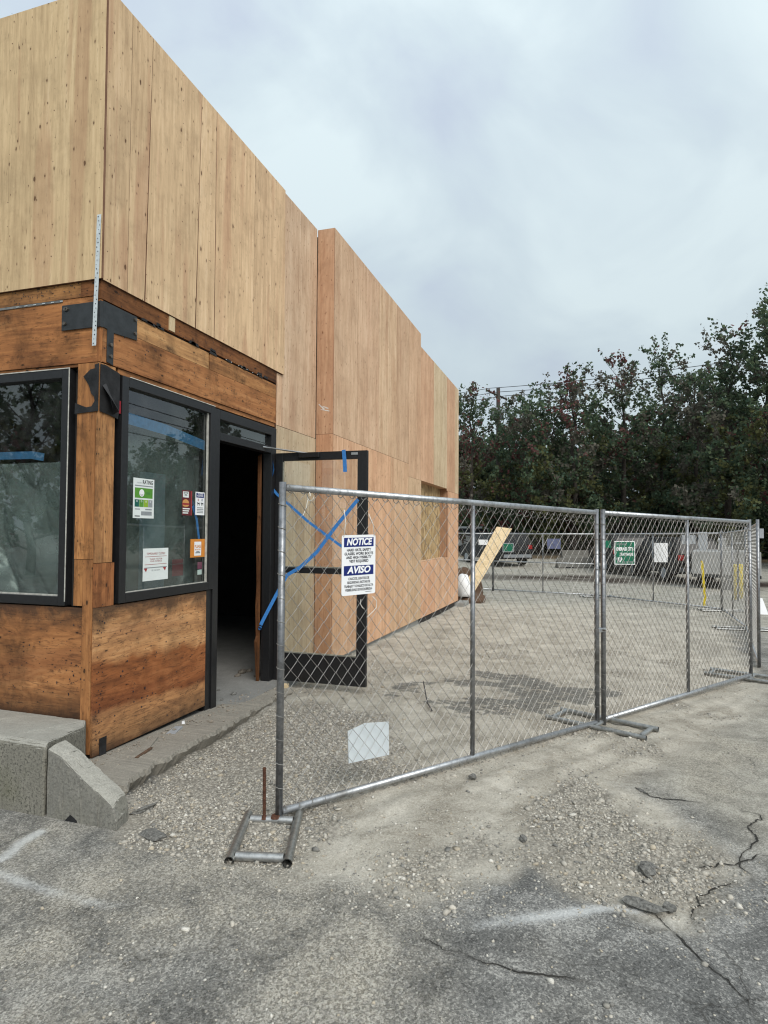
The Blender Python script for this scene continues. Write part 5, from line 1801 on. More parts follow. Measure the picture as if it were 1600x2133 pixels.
p = at(966, 1226, 15.9)
lump('rubbish_bag', tuple(p), (0.17, 0.19, 0.36), M['bag'], 2, 'stuffed white bag at the far end of the side wall', 'bag')
p = at(972, 1206, 17.3)
lump('soil_heap', (p[0], p[1], -0.2), (0.6, 0.5, 0.85), M['soil'], 3, 'brown soil heap behind the white bag', 'soil heap')
p = at(985, 1240, 16.2)
lump('soil_heap', (p[0], p[1], -0.22), (0.5, 0.35, 0.2), M['soil'], 5, 'low brown soil heap at the foot of the plywood strip', 'soil heap')

# yellow marker tape, bollards, post
ct = [at(px, py, 15.0) for px, py in ((1462, 1168), (1464, 1185), (1465, 1200), (1467, 1225), (1469, 1245), (1467, 1262))]
tag(strip('caution_tape', ct, 0.055, tuple(-ray(1465, 1200) / np.linalg.norm(ray(1465, 1200))), M['yellow'], thick=0.002), 'yellow caution tape hanging down on the far right fence', 'tape')


def bollard(px, depth, top, label):
    p = at(px, 1225, depth)
    z = float(gz(p[0], p[1]))
    zt = at(px, top, depth)[2]
    t = thing('bollard', (p[0], p[1], z), label, 'bollard')
    MB().tube([(p[0], p[1], z), (p[0], p[1], zt - 0.03), (p[0], p[1], zt - 0.008), (p[0], p[1], zt)], [0.08, 0.08, 0.065, 0.01], 12).build('sleeve', M['yellow'], t, smooth_=True)
    MB().tube([(p[0], p[1], z), (p[0], p[1], z + 0.03)], 0.1, 12).build('base', M['conc'], t)


bollard(1532, 17.5, 1175, 'yellow bollard left of the dark post by the trailer')
bollard(1542, 17.9, 1175, 'yellow bollard right of the dark post by the trailer')
p = at(1537.5, 1225, 17.3)
z = float(gz(p[0], p[1]))
t = thing('sign_post', (p[0], p[1], z), 'dark post standing between the two yellow bollards', 'post')
MB().tube([(p[0], p[1], z), (p[0], p[1], at(1540, 1130, 17.3)[2])], 0.03, 10).build('shaft', M['steel_paint'], t)
zz = at(1540, 1133, 17.3)[2]
MB().box((p[0] - 0.03, p[1] - 0.09, zz), (p[0] + 0.02, p[1] + 0.06, zz + 0.05)).build('cap', M['plate_grey'], t)

# white sandwich board past the corner
p = at(1583, 1272, 14.2)
z = float(gz(p[0], p[1]))
t = thing('sandwich_board', (p[0], p[1], z), 'white folding board on the asphalt right of the fence corner', 'sign')
for k, dx in ((1, 0.0), (-1, 0.0)):
    a0 = np.array([p[0] + k * 0.13, p[1] + 0.14, z])
    MB().prism([a0, a0 - (0, 0.28, 0), (p[0] + k * 0.004, p[1] - 0.05, z + 0.36), (p[0] + k * 0.004, p[1] + 0.05, z + 0.36)], (k * 0.012, 0, 0)).build('board_leaf', M['sign_white'], t)

# ------------------------------------------------------------------ vehicles, barriers and trailer beyond the fence
def car(C, heading, label, paint='car_paint', scale=1.0, group=None, cab=True):
    """a sport utility shape, 4.5 m long, nose towards +x before turning"""
    z0 = float(gz(C[0], C[1]))
    t = thing('parked_car', (C[0], C[1], z0), label, 'car', group)
    ca, sa = math.cos(heading), math.sin(heading)

    def T(p):
        return (C[0] + scale * (p[0] * ca - p[1] * sa), C[1] + scale * (p[0] * sa + p[1] * ca), z0 + scale * p[2])
    prof_ = [(-2.2, 0.35), (-2.25, 0.75), (-2.18, 1.02), (-1.95, 1.62), (-1.7, 1.68), (0.2, 1.68), (0.55, 1.62), (1.15, 1.10), (2.05, 0.98), (2.25, 0.75), (2.2, 0.35)]
    secs = []
    for yy, inset in ((-0.92, 0.05), (-0.88, 0.0), (0.88, 0.0), (0.92, 0.05)):
        s = []
        for x, zc in prof_:
            tuck = max(0, zc - 1.05) * 0.28
            s.append(T((x * (1 - inset * 0.4), yy - math.copysign(tuck, yy), zc - (inset * 0.3 if zc > 1.2 else 0))))
        secs.append(s)
    body = loft(secs, 'body', M[paint], t)
    for sgn in (-1, 1):
        for x0, x1, xt0, xt1 in ((-1.85, -0.75, -1.72, -0.72), (-0.68, 0.25, -0.65, 0.18), (0.32, 1.0, 0.26, 0.52)):
            q = []
            for x, zc in ((x0, 1.06), (x1, 1.06), (xt1, 1.55), (xt0, 1.55)):
                tuck = max(0, zc - 1.05) * 0.28
                q.append(T((x, sgn * (0.925 - tuck), zc)))
            MB().prism(q, (0, 0, 0.001)).build('side_window', M['car_glass'], t)
    MB().prism([T((-2.19, -0.72, 1.08)), T((-2.19, 0.72, 1.08)), T((-2.0, 0.64, 1.55)), T((-2.0, -0.64, 1.55))], (0, 0, 0.001)).build('rear_window', M['car_glass'], t)
    MB().prism([T((1.16, -0.74, 1.13)), T((1.16, 0.74, 1.13)), T((0.62, 0.66, 1.59)), T((0.62, -0.66, 1.59))], (0, 0, 0.001)).build('windscreen', M['car_glass'], t)
    for sgn in (-1, 1):
        MB().prism([T((-2.27, sgn * 0.62, 0.85)), T((-2.27, sgn * 0.86, 0.85)), T((-2.24, sgn * 0.86, 1.05)), T((-2.24, sgn * 0.62, 1.05))], (0.002, 0, 0)).build('tail_light', M['tail_red'], t)
        MB().prism([T((2.26, sgn * 0.55, 0.78)), T((2.26, sgn * 0.85, 0.78)), T((2.18, sgn * 0.85, 0.92)), T((2.18, sgn * 0.55, 0.92))], (0.002, 0, 0)).build('headlight', M['insul'], t)
        for x in (-1.35, 1.4):
            wh = MB().tube([T((x, sgn * 0.72, 0.34)), T((x, sgn * 0.94, 0.34))], 0.34 * scale, 18).build('wheel', M['rubber'], t)
            MB().tube([T((x, sgn * 0.935, 0.34)), T((x, sgn * 0.95, 0.34))], 0.2 * scale, 14).build('rim', M['plate_grey'], sub(t, wh))
    MB().prism([T((-2.28, -0.8, 0.42)), T((-2.28, 0.8, 0.42)), T((-2.28, 0.8, 0.58)), T((-2.28, -0.8, 0.58))], (0.06, 0, 0)).build('bumper', M['plate_grey'], t, color=(0.7, 0.7, 0.7))
    return t


fwd_yaw = math.atan2(f_[1], f_[0])
car(at(1395, 1200, 25.5), fwd_yaw + 0.05, 'dark parked car seen from behind under the trees, right of the white board', scale=1.02)
car(at(1290, 1195, 29.0), fwd_yaw - 0.1, 'dark parked car behind the green sign')
car(at(1030, 1180, 33.0), fwd_yaw + 0.35, 'dark parked car behind the leaning plywood strip')
car(at(966, 1150, 44.0), fwd_yaw + 1.3, 'pale parked car far off past the end of the side wall', 'car_white')


def barrier(pxa, pxb, py, depth, label):
    a, b = at(pxa, py, depth), at(pxb, py, depth)
    a[2] = float(gz(a[0], a[1]))
    b[2] = float(gz(b[0], b[1]))
    u = (b - a) / np.linalg.norm(b - a)
    s = np.array([-u[1], u[0], 0])
    t = thing('concrete_barrier', tuple((a + b) / 2), label, 'barrier')
    pr = [(-0.3, 0), (-0.3, 0.06), (-0.16, 0.22), (-0.09, 0.50), (0.09, 0.50), (0.16, 0.22), (0.3, 0.06), (0.3, 0)]
    loft([[p + s * q + np.array([0, 0, z]) for q, z in pr] for p in (a, a + (b - a) * 0.5, b)], 'barrier_body', M['barrier'], t)
    k = a + (b - a) * 0.3
    MB().prism([k - s * 0.305 + u * 0.2 + (0, 0, 0.0), k - s * 0.305 - u * 0.2, k - s * 0.305 - u * 0.2 + (0, 0, 0.06), k - s * 0.305 + u * 0.2 + (0, 0, 0.06)], s * 0.004).build('drain_slot', M['membrane'], t)


barrier(1302, 1345, 1190, 27.0, 'pale concrete barrier showing just right of the green sign')
barrier(1160, 1238, 1190, 30.5, 'pale concrete barrier beside the middle fence post')
barrier(1170, 1240, 1165, 36.0, 'farther concrete barrier on the brown bank')

# grey box trailer behind the right corner
p = at(1507, 1222, 20.8)
z0 = float(gz(p[0], p[1]))
t = thing('box_trailer', (p[0], p[1], z0), 'low grey box trailer parked behind the yellow bollards', 'trailer')
rv = np.array([r_[0], r_[1], 0]) / math.hypot(r_[0], r_[1])
fv = np.array([f_[0], f_[1], 0]) / math.hypot(f_[0], f_[1])
pc = np.array([p[0], p[1], z0])
fv = np.array([pc[0], pc[1], 0]) / math.hypot(pc[0], pc[1])
rv = np.array([fv[1], -fv[0], 0])
c4 = [pc - rv * 0.95, pc + rv * 1.1, pc + rv * 1.1 + fv * 3.0, pc - rv * 0.95 + fv * 3.0]
MB().prism([q + (0, 0, 0.50) for q in c4], (0, 0, 0.78)).build('box_body', M['trailer'], t, bevel=0.02)
MB().prism([q * 1.0 + (0, 0, 0.40) for q in c4], (0, 0, 0.097)).build('chassis', M['steel_paint'], t)
for k in (-0.7, 0.85):
    for d in (0.9, 1.9):
        c = pc + rv * k + fv * d
        w_o = MB().tube([c - rv * 0.1 + (0, 0, 0.33), c + rv * 0.1 + (0, 0, 0.33)], 0.33, 16).build('wheel', M['rubber'], t)
MB().tube([pc + rv * 0.12 + (0, 0, 0.0), pc + rv * 0.12 + (0, 0, 0.42)], [0.12, 0.05], 10).build('jack_stand', M['steel_paint'], t)
for px0, px1, pt, ph, lab in ((1497, 1512, 1121, 1147, 'small pale equipment box left on the trailer top'), (1511, 1526, 1141, 1149, 'flat pale lid lying on the trailer top')):
    a = at(px0, ph, 21.8)
    b = at(px1, pt, 21.8)
    zt = z0 + 1.285
    c = (a + b) / 2
    hw = np.linalg.norm((b - a)[:2]) / 2
    hh_ = abs(b[2] - a[2])
    tt_ = thing('equipment_box', (c[0], c[1], zt), lab, 'box')
    q = [c - rv * hw, c + rv * hw, c + rv * hw + fv * 0.3, c - rv * hw + fv * 0.3]
    q = [np.array([v[0], v[1], zt]) for v in q]
    MB().prism(q, (0, 0, hh_ * 0.85)).build('case', M['trailer'], tt_, bevel=0.01)
    q2 = [np.array([v[0], v[1], zt + hh_ * 0.855]) for v in q]
    MB().prism(q2, (0, 0, hh_ * 0.14)).build('lid', M['car_white'], tt_, bevel=0.006)


# ------------------------------------------------------------------ trees
def leaf_mesh(name, C, size, col, root, mat=None):
    """C: n x 3 leaf centres; rhomb shaped leaves turned at random"""
    n = len(C)
    a = rng.normal(0, 1, (n, 3))
    a /= np.linalg.norm(a, axis=1)[:, None]
    b = np.cross(a, rng.normal(0, 1, (n, 3)))
    b /= np.linalg.norm(b, axis=1)[:, None]
    s = size[:, None]
    V = np.stack([C - a * s * 0.6, C + b * s * 0.42 + a * s * 0.05, C + a * s * 0.6, C - b * s * 0.42 + a * s * 0.05], 1).reshape(-1, 3) - np.array(root['_w'])
    me = bpy.data.meshes.new(name)
    me.vertices.add(4 * n)
    me.vertices.foreach_set('co', V.ravel())
    me.loops.add(4 * n)
    me.loops.foreach_set('vertex_index', np.arange(4 * n, dtype=np.int32))
    me.polygons.add(n)
    me.polygons.foreach_set('loop_start', np.arange(0, 4 * n, 4, dtype=np.int32))
    me.update()
    at_ = me.attributes.new('Col', 'FLOAT_COLOR', 'POINT')
    d = np.ones((4 * n, 4), np.float32)
    d[:, :3] = np.repeat(col, 4, 0)
    at_.data.foreach_set('color', d.ravel())
    me.materials.append(M['leaf'])
    o = bpy.data.objects.new(name, me)
    COL.objects.link(o)
    o.parent = root['_o']
    return o


GREEN = np.array([[0.095, 0.140, 0.085], [0.115, 0.150, 0.085], [0.080, 0.122, 0.085], [0.120, 0.150, 0.095]])
RED = np.array([[0.16, 0.075, 0.072], [0.20, 0.09, 0.085], [0.14, 0.08, 0.072]])
BROWN = np.array([[0.145, 0.135, 0.11], [0.13, 0.125, 0.10]])
OLIVE = np.array([[0.135, 0.14, 0.06], [0.12, 0.132, 0.065]])


def tree(pos, H, Rm, seed, label, red=0.1, brown=0.25, nl=48, leaves=34, low=0.10, group='autumn trees along the far edge of the lot', dens=1.0, lsz=0.17, shoots=3):
    r = np.random.default_rng(seed)
    z0 = float(gz(pos[0], pos[1])) if pos[0] > -20 else 0.0
    base = np.array([pos[0], pos[1], z0 - 0.1])
    t = thing('tree', (pos[0], pos[1], z0), label, 'tree', group)
    tp = [base]
    for k in range(1, 9):
        tp.append(base + np.array([r.normal(0, 0.05 * k ** 0.5), r.normal(0, 0.05 * k ** 0.5), H * 0.96 * k / 8]))
    tr = MB().tube(tp, [0.17 * H / 10 * (1 - k / 8.6) + 0.012 for k in range(9)], 8)
    lb_ = MB()
    crown = 0.25 + 0.3 * r.random()
    lean = r.normal(0, 0.12, 2)
    LC = []

    def trunk_at(h):
        f = np.clip(h / (H * 0.96) * 8, 0, 7.999)
        i = int(f)
        return tp[i] + (tp[i + 1] - tp[i]) * (f - i)
    for i in range(nl):
        fh = low + (0.97 - low) * (i + r.random() * 0.8) / nl
        h = fh * H
        env = Rm * min(1.0, 0.62 + 1.1 * fh) * (1 - max(0, fh - crown) / (1.001 - crown)) ** 0.62 + 0.2
        ln = env * (0.75 + 0.5 * r.random())
        az = i * 2.399 + r.normal(0, 0.4)
        elv = 0.12 + 0.75 * fh + r.normal(0, 0.13)
        d = np.array([math.cos(az) * math.cos(elv) + lean[0], math.sin(az) * math.cos(elv) + lean[1], math.sin(elv)])
        ln *= 1 + 0.30 * math.sin(2 * az + seed) + 0.2 * math.sin(3 * az + 1.7 * seed)
        p0 = trunk_at(h)
        pts = [p0]
        for k in range(1, 5):
            d = d + np.array([0, 0, 0.09]) + r.normal(0, 0.06, 3)
            d /= np.linalg.norm(d)
            pts.append(pts[-1] + d * ln / 4)
        lb_.tube(pts, [0.035 * (1 - fh * 0.6) * q + 0.006 for q in (1, 0.75, 0.5, 0.3, 0.1)], 4, caps=False)
        nt = int((6 + 8 * min(1.0, ln / 2.5)) * dens * (1.2 - 0.68 * fh))
        for k in range(nt):
            f = 0.22 + 0.78 * (k + r.random()) / nt
            q = np.clip(f * 4, 0, 3.999)
            j = int(q)
            s = pts[j] + (pts[j + 1] - pts[j]) * (q - j)
            dd = d * 0.7 + r.normal(0, 0.6, 3) + np.array([0, 0, 0.25])
            dd /= np.linalg.norm(dd)
            tl_ = (0.35 + 0.6 * r.random()) * (0.55 + 0.45 * min(1, ln / 2))
            e_ = s + dd * tl_
            lb_.tube([s, e_], [0.008, 0.003], 3, caps=False)
            m = int(leaves * (0.6 + 0.8 * r.random()) * (1.5 - 1.15 * fh))
            tuft = np.linspace(0.4, 1.0, 3)[r.integers(0, 3, m)]
            c = s + np.outer(tuft, e_ - s) + r.normal(0, 0.10, (m, 3))
            LC.append(c)
    # upright leading shoots
    for k in range(shoots):
        p0 = trunk_at(H * (0.72 + 0.2 * r.random()))
        d = np.array([r.normal(0, 0.28), r.normal(0, 0.28), 1.0])
        ln = H * (0.16 + 0.14 * r.random())
        pts = [p0 + d * ln * q / 4 + r.normal(0, 0.04, 3) for q in range(5)]
        lb_.tube(pts, [0.018, 0.014, 0.01, 0.007, 0.004], 4, caps=False)
        for f in np.linspace(0.3, 1.0, 9):
            c = p0 + d * ln * f
            m = int(r.integers(4, 14))
            LC.append(c + r.normal(0, 0.10, (m, 3)))
    C = np.concatenate(LC)
    n = len(C)
    rn = r.random(n)
    # clumped colour patches
    key = np.floor((C + r.normal(0, 0.22, C.shape)) / 1.5)
    hv = np.abs(np.sin(key[:, 0] * 12.9898 + key[:, 1] * 78.233 + key[:, 2] * 37.719 + seed) * 43758.5453) % 1
    fh = (C[:, 2] - z0) / H
    pick = lambda P: P[r.integers(0, len(P), n)]
    col = pick(GREEN)
    col = np.where((hv < brown * 0.7 * (0.4 + fh))[:, None], pick(BROWN), col)
    col = np.where(((hv > 1 - red * 0.6) & (r.random(n) < 0.75))[:, None], pick(RED), col)
    col = np.where(((hv > 0.42) & (hv < 0.68) & (fh < 0.6))[:, None], pick(OLIVE), col)
    col = col * (0.75 + 0.5 * r.random((n, 1)))
    tr.build('trunk', M['bark'], t, smooth_=True)
    lb_.build('branches', M['bark'], t, kind='stuff')
    leaf_mesh('crown', C, lsz * (0.7 + 0.6 * rn), col, t)['kind'] = 'stuff'
    return n


def top_h(px, py, depth):
    return at(px, py, depth)[2]


TREES = [  # px, depth, top px y, crown radius, red, brown, label
    (985, 41, 830, 3.4, 0.40, 0.35, 'reddish thin topped tree just past the end of the side wall'),
    (1072, 45, 862, 3.4, 0.08, 0.15, 'low topped tree right of the utility pole'),
    (1122, 40, 852, 3.6, 0.12, 0.20, 'rounded green tree with a low top, third past the side wall'),
    (1195, 38, 790, 4.0, 0.14, 0.35, 'broad tree with a brown tinted top left of the thin tall shoot'),
    (1300, 39, 760, 4.0, 0.22, 0.42, 'tall tree with a thin bare shoot standing above its crown'),
    (1380, 41, 750, 3.6, 0.06, 0.20, 'narrow green tree right of the thin tall shoot'),
    (1450, 38, 785, 3.8, 0.08, 0.25, 'green tree left of the tallest tree'),
    (1522, 33, 705, 3.8, 0.05, 0.35, 'bushy tree in front of the tallest tree, at its left'),
    (1612, 31, 650, 4.4, 0.02, 0.10, 'tallest dark green tree at the right edge of the view'),
    (1690, 36, 640, 3.8, 0.05, 0.15, 'dark tree mostly beyond the right edge of the view')]
for i, (px, dep, ty, R_, rd, bn_, lab) in enumerate(TREES):
    p = at(px, 1100, dep)
    z0 = float(gz(p[0], p[1]))
    tree(p, top_h(px, ty, dep) - z0 + 0.2, R_, 100 + i, lab, rd, bn_, nl=44, leaves=24, low=0.05, shoots=2, dens=1.35 if i == 8 else 1.0)
# dark back row closing the view below the crowns
BACK = [(960, 52, 930, 'dark back row tree showing between the side wall end and the reddish tree'), (1030, 53, 925, 'dark back row tree behind the utility pole'), (1105, 52, 940, 'dark back row tree behind the low rounded tree'), (1180, 53, 925, 'dark back row tree behind the pointed brown topped tree'), (1260, 52, 905, 'dark back row tree left of the thin tall shoot'), (1340, 53, 890, 'dark back row tree right of the thin tall shoot'), (1425, 52, 890, 'dark back row tree behind the narrow green tree'), (1510, 50, 870, 'dark back row tree behind the bushy tree'), (1600, 50, 860, 'dark back row tree behind the tallest tree')]
for i, (px, dep, ty, lab) in enumerate(BACK):
    p = at(px, 1100, dep)
    z0 = float(gz(p[0], p[1]))
    tree(p, top_h(px, ty, dep) - z0, 4.2, 300 + i, lab, 0.05, 0.1, nl=50, leaves=32, low=0.03, group='dark back row of trees', lsz=0.26, shoots=1)


def shrub(px, dep, top, Rw, seed, red, label):
    p = at(px, 1150, dep)
    z0 = float(gz(p[0], p[1]))
    h = at(px, top - 25, dep)[2] - z0
    t = thing('shrub', (p[0], p[1], z0), label, 'shrub', 'shrubs under the far trees')
    r = np.random.default_rng(seed)
    n = 7500
    d = r.normal(0, 1, (n, 3))
    d /= np.linalg.norm(d, axis=1)[:, None]
    rr2 = r.random(n) ** 0.33
    lob = 1 + 0.25 * np.sin(d[:, 0] * 5 + seed) * np.cos(d[:, 1] * 6)
    C = np.array([p[0], p[1], z0 + h * 0.45]) + d * (rr2 * lob)[:, None] * np.array([Rw, Rw, h * 0.55])
    C[:, 2] = np.maximum(C[:, 2], z0 + 0.05)
    col = GREEN[r.integers(0, 4, n)] * 0.8
    if red:
        k = (C[:, 2] > z0 + h * 0.6) & (r.random(n) < red)
        col[k] = RED[r.integers(0, 3, k.sum())]
    st_ = MB()
    for k in range(7):
        a = r.random() * 6.28
        st_.tube([(p[0], p[1], z0 - 0.05), (p[0] + math.cos(a) * Rw * 0.5, p[1] + math.sin(a) * Rw * 0.5, z0 + h * 0.6)], [0.03, 0.01], 5)
    st_.build('stems', M['bark'], t, kind='stuff')
    leaf_mesh('foliage', C, 0.16 * (0.7 + 0.6 * r.random(n)), col * (0.75 + 0.5 * r.random((n, 1))), t)['kind'] = 'stuff'


for i, (px, dep, top, Rw, rd, lab) in enumerate((
        (965, 46, 1075, 1.7, 0, 'dark shrub beside the far end of the side wall'),
        (1040, 44, 1070, 1.8, 0, 'dark shrub behind the leaning plywood strip'),
        (1110, 43, 1075, 1.8, 0, 'dark shrub left of the slate blue sign'),
        (1172, 42, 1040, 1.9, 0.45, 'shrub with a pinkish red top near the middle of the far fence'),
        (1235, 43, 1070, 1.8, 0, 'dark shrub behind the middle fence posts'),
        (1300, 42, 1068, 1.8, 0, 'dark shrub above the green sign'),
        (1370, 42, 1065, 1.8, 0, 'dark shrub above the white board'),
        (1440, 40, 1065, 1.8, 0, 'dark shrub above the grey plates'),
        (1520, 38, 1060, 1.9, 0, 'dark shrub behind the box trailer'),
        (1600, 36, 1060, 1.9, 0, 'dark shrub right of the fence corner'))):
    shrub(px, dep, top, Rw, 500 + i, rd, lab)

# trees across the street, mirrored in the two windows
tree((-10, 18.3, 0), 8.3, 3.8, 801, 'leafy street tree mirrored in the front window', 0.03, 0.1, nl=40, leaves=12, group='street trees mirrored in the glass', lsz=0.2)
tree((-17, 22.5, 0), 9.0, 4.4, 804, 'larger street tree mirrored behind the first in the front window', 0.03, 0.1, nl=36, leaves=10, group='street trees mirrored in the glass', lsz=0.22)
tree((32.0, -15.0, 0), 9.0, 2.6, 802, 'street tree mirrored at the door side of the side window', 0.03, 0.1, nl=46, leaves=24, group='street trees mirrored in the glass', lsz=0.2)
tree((28.0, -15.5, 0), 5.6, 2.8, 803, 'low street tree mirrored low in the side window', 0.03, 0.1, nl=46, leaves=24, group='street trees mirrored in the glass', lsz=0.2)

# ------------------------------------------------------------------ utility pole and lines
PD = 47.0
pb, pt_ = at(1034, 1120, PD), at(1038, 808, PD)
zb_ = float(gz(pb[0], pb[1]))
t = thing('utility_pole', (pt_[0], pt_[1], zb_), 'dark utility pole with a cross arm standing above the far trees', 'utility pole')
MB().tube([(pt_[0], pt_[1], zb_), tuple(pt_)], [0.19, 0.14], 10).build('shaft', M['pole_wood'], t, smooth_=True)
xa, xb = at(1018, 815, PD - 0.9), at(1056, 832, PD + 0.9)
for dz in (0.0,):
    MB().tube([xa, xb], 0.075, 6).build('cross_arm', M['pole_wood'], t)
arm2 = (at(1016, 817, PD - 0.4), at(1024, 836, PD - 0.2))
MB().tube([xa * 0.75 + xb * 0.25, pt_ - (0, 0, 1.0)], 0.03, 5).build('brace', M['pole_wood'], t)
MB().tube([xb * 0.75 + xa * 0.25, pt_ - (0, 0, 1.0)], 0.03, 5).build('brace', M['pole_wood'], t)
for f in (0.05, 0.5, 0.95):
    q = xa + (xb - xa) * f
    MB().tube([q + (0, 0, 0.07), q + (0, 0, 0.26)], [0.06, 0.03], 8).build('insulator', M['insul'], t)
tb = at(1030, 873, PD - 0.3)
MB().tube([tb, tb + (0, 0, 0.85)], 0.26, 12).build('transformer', M['insul'], t, smooth_=True)
tb = at(1043, 874, PD - 0.3)
MB().tube([tb, tb + (0, 0, 0.7)], 0.22, 12).build('transformer', M['insul'], t, smooth_=True)
for f, py_l, py_r, lab in ((0.05, 822, 742, 'uppermost of the three power lines over the trees'), (0.5, 830, 757, 'middle one of the three power lines over the trees'), (0.95, 838, 768, 'lowest of the three power lines over the trees')):
    q = xa + (xb - xa) * f + np.array([0, 0, 0.26])
    aL, aR = at(700, py_l + 22, PD + 18), at(1750, py_r - 26, PD - 12)
    pts = []
    for k in range(11):
        s = k / 10
        pts.append(aL + (q - aL) * s - np.array([0, 0, 1.0 * s * (1 - s)]))
    for k in range(1, 13):
        s = k / 12
        pts.append(q + (aR - q) * s - np.array([0, 0, 1.2 * s * (1 - s)]))
    tag(MB().tube(pts, 0.022, 5).build('power_line', M['cable'], None), lab, 'power line', 'power lines over the trees')
# street lines mirrored in the side window
for k, (z, dy, lab) in enumerate(((9.2, 0, 'highest'), (8.4, 0.4, 'second highest'), (7.5, 0.8, 'middle'), (6.9, 0.2, 'second lowest'), (6.2, 0.6, 'lowest'))):
    pts = [(-10 + 4 * q, -11.5 - dy + 0.6 * (k % 2) * (q - 8) / 8, z + 0.10 * (k - 2) * (q - 8) / 4 - 0.6 * (q / 8 - q * q / 256)) for q in range(17)]
    tag(MB().tube(pts, 0.022, 5).build('power_line', M['cable'], None), f'{lab} of the street cables mirrored in the side window', 'power line', 'street cables mirrored in the window')


# ------------------------------------------------------------------ loose gravel
def ico():
    bm = bmesh.new()
    bmesh.ops.create_icosphere(bm, subdivisions=1, radius=1.0)
    v = np.array([q.co[:] for q in bm.verts])
    f = np.array([[w.index for w in p.verts] for p in bm.faces])
    bm.free()
    return v, f


def stones():
    r = np.random.default_rng(99)
    N = 230000
    # denser near the camera, thinner with distance
    X = 1.7 + 8.0 * r.random(N) ** 1.7
    Y = -3.4 + 6.6 * r.random(N)
    k = masks(X, Y)
    pf_ = fbm(X * 3.2, Y * 3.2, 4, 201)
    dens = 0.78 * k['gravel'] * smooth(0.25, 0.6, pf_ + 0.1) + 0.20 * k['dirt'] * smooth(0.4, 0.7, pf_) + 0.012 + 0.05 * k['dust'] * smooth(0.5, 0.75, fbm(X * 2, Y * 2, 3, 200))
    keep = (r.random(N) < dens) & (Y < 3.08) & ~((Y > 2.28) & (X < 2.95)) & ~((X > 3.1) & (X < 5.75) & (Y > 2.74))
    # a few crumbs on the broken ledge are built separately
    X, Y = X[keep], Y[keep]
    g = k['gravel'][keep]
    n = len(X)
    size = np.exp(r.normal(math.log(0.0047), 0.42, n)) * np.where(r.random(n) < 0.025, 1.8, 1.0)
    size = np.clip(size, 0.0022, 0.018) * np.where(g < 0.3, 0.8, 1.0)
    kk = {q: w[keep] for q, w in k.items()}
    Z = gfull(X, Y, kk) + size * 0.18
    v0, f0 = ico()
    base = np.stack([v0 * (1 + r.normal(0, 0.27, (len(v0), 1))) for _ in range(40)])
    sc = np.stack([0.75 + 0.6 * r.random(n), 0.75 + 0.6 * r.random(n), 0.5 + 0.35 * r.random(n)], 1) * size[:, None]
    ang = r.random(n) * 6.283
    vv = base[r.integers(0, 40, n)] * sc[:, None, :]
    ca, sa = np.cos(ang)[:, None], np.sin(ang)[:, None]
    xx = vv[:, :, 0] * ca - vv[:, :, 1] * sa
    yy = vv[:, :, 0] * sa + vv[:, :, 1] * ca
    V = np.stack([xx + X[:, None], yy + Y[:, None], vv[:, :, 2] + Z[:, None]], -1).reshape(-1, 3)
    F = (f0[None] + (np.arange(n) * len(v0))[:, None, None]).reshape(-1, 3)
    pal = np.array([[0.44, 0.41, 0.355], [0.52, 0.48, 0.41], [0.34, 0.32, 0.28], [0.64, 0.61, 0.545], [0.45, 0.39, 0.30], [0.22, 0.213, 0.195]])
    c = pal[r.choice(6, n, p=(0.28, 0.24, 0.18, 0.08, 0.12, 0.10))] * (0.85 + 0.3 * r.random((n, 1)))
    me = bpy.data.meshes.new('gravel')
    me.vertices.add(len(V))
    me.vertices.foreach_set('co', V.ravel())
    me.loops.add(F.size)
    me.loops.foreach_set('vertex_index', F.ravel().astype(np.int32))
    me.polygons.add(len(F))
    me.polygons.foreach_set('loop_start', np.arange(0, F.size, 3, dtype=np.int32))
    me.update()
    a_ = me.attributes.new('Col', 'FLOAT_COLOR', 'POINT')
    d = np.ones((len(V), 4), np.float32)
    d[:, :3] = np.repeat(c, len(v0), 0)
    a_.data.foreach_set('color', d.ravel())
    me.materials.append(M['stone'])
    o = bpy.data.objects.new('gravel', me)
    COL.objects.link(o)
    o['kind'] = 'stuff'
    print('stones', n)


stones()

# ------------------------------------------------------------------ loose bits on the ground
M['chunk'] = plain('asphalt_chunk', (0.15, 0.146, 0.134), 0.95, 0, 0.6, 75, 0.8)
for i, (px, py, R, lab) in enumerate((
        (1347, 1818, (0.055, 0.045, 0.03), 'largest broken asphalt chunk lying in the gravel at the right'),
        (1338, 1893, (0.10, 0.035, 0.02), 'long broken asphalt piece at the end of the right chalk line'),
        (1395, 1898, (0.03, 0.03, 0.02), 'small asphalt lump right of the long broken piece'),
        (1335, 1652, (0.05, 0.02, 0.012), 'dark stick shaped chunk on the lot right of the fence'),
        (985, 1622, (0.03, 0.03, 0.018), 'brownish lump close outside the near fence'),
        (1090, 1752, (0.03, 0.025, 0.015), 'dark lump in the middle of the loose gravel'),
        (318, 1748, (0.09, 0.05, 0.025), 'flat dark chunk in the gravel beside the curb end'),
        (300, 1690, (0.10, 0.02, 0.018), 'broken bar of concrete between curb end and ledge'),
        (665, 1678, (0.03, 0.015, 0.01), 'small dark scrap under the near bottom rail'))):
    p = ground_px(px, py)
    o = lump('broken_chunk', (p[0], p[1], p[2] + R[2] * 0.25 + 0.010), tuple(q * 0.85 for q in R), M['chunk'], 700 + i, lab, 'chunk', rough=0.42, sub_=2)
    o.rotation_euler = (0, 0, i * 1.3)
    o.data.polygons.foreach_set('use_smooth', [False] * len(o.data.polygons))
p = on_z(592, 1428, 0.03)
o = MB().box((p[0] - 0.10, p[1] - 0.02, 0.0), (p[0] + 0.07, p[1] + 0.03, 0.035)).build('wood_block', M['lumber'], None)
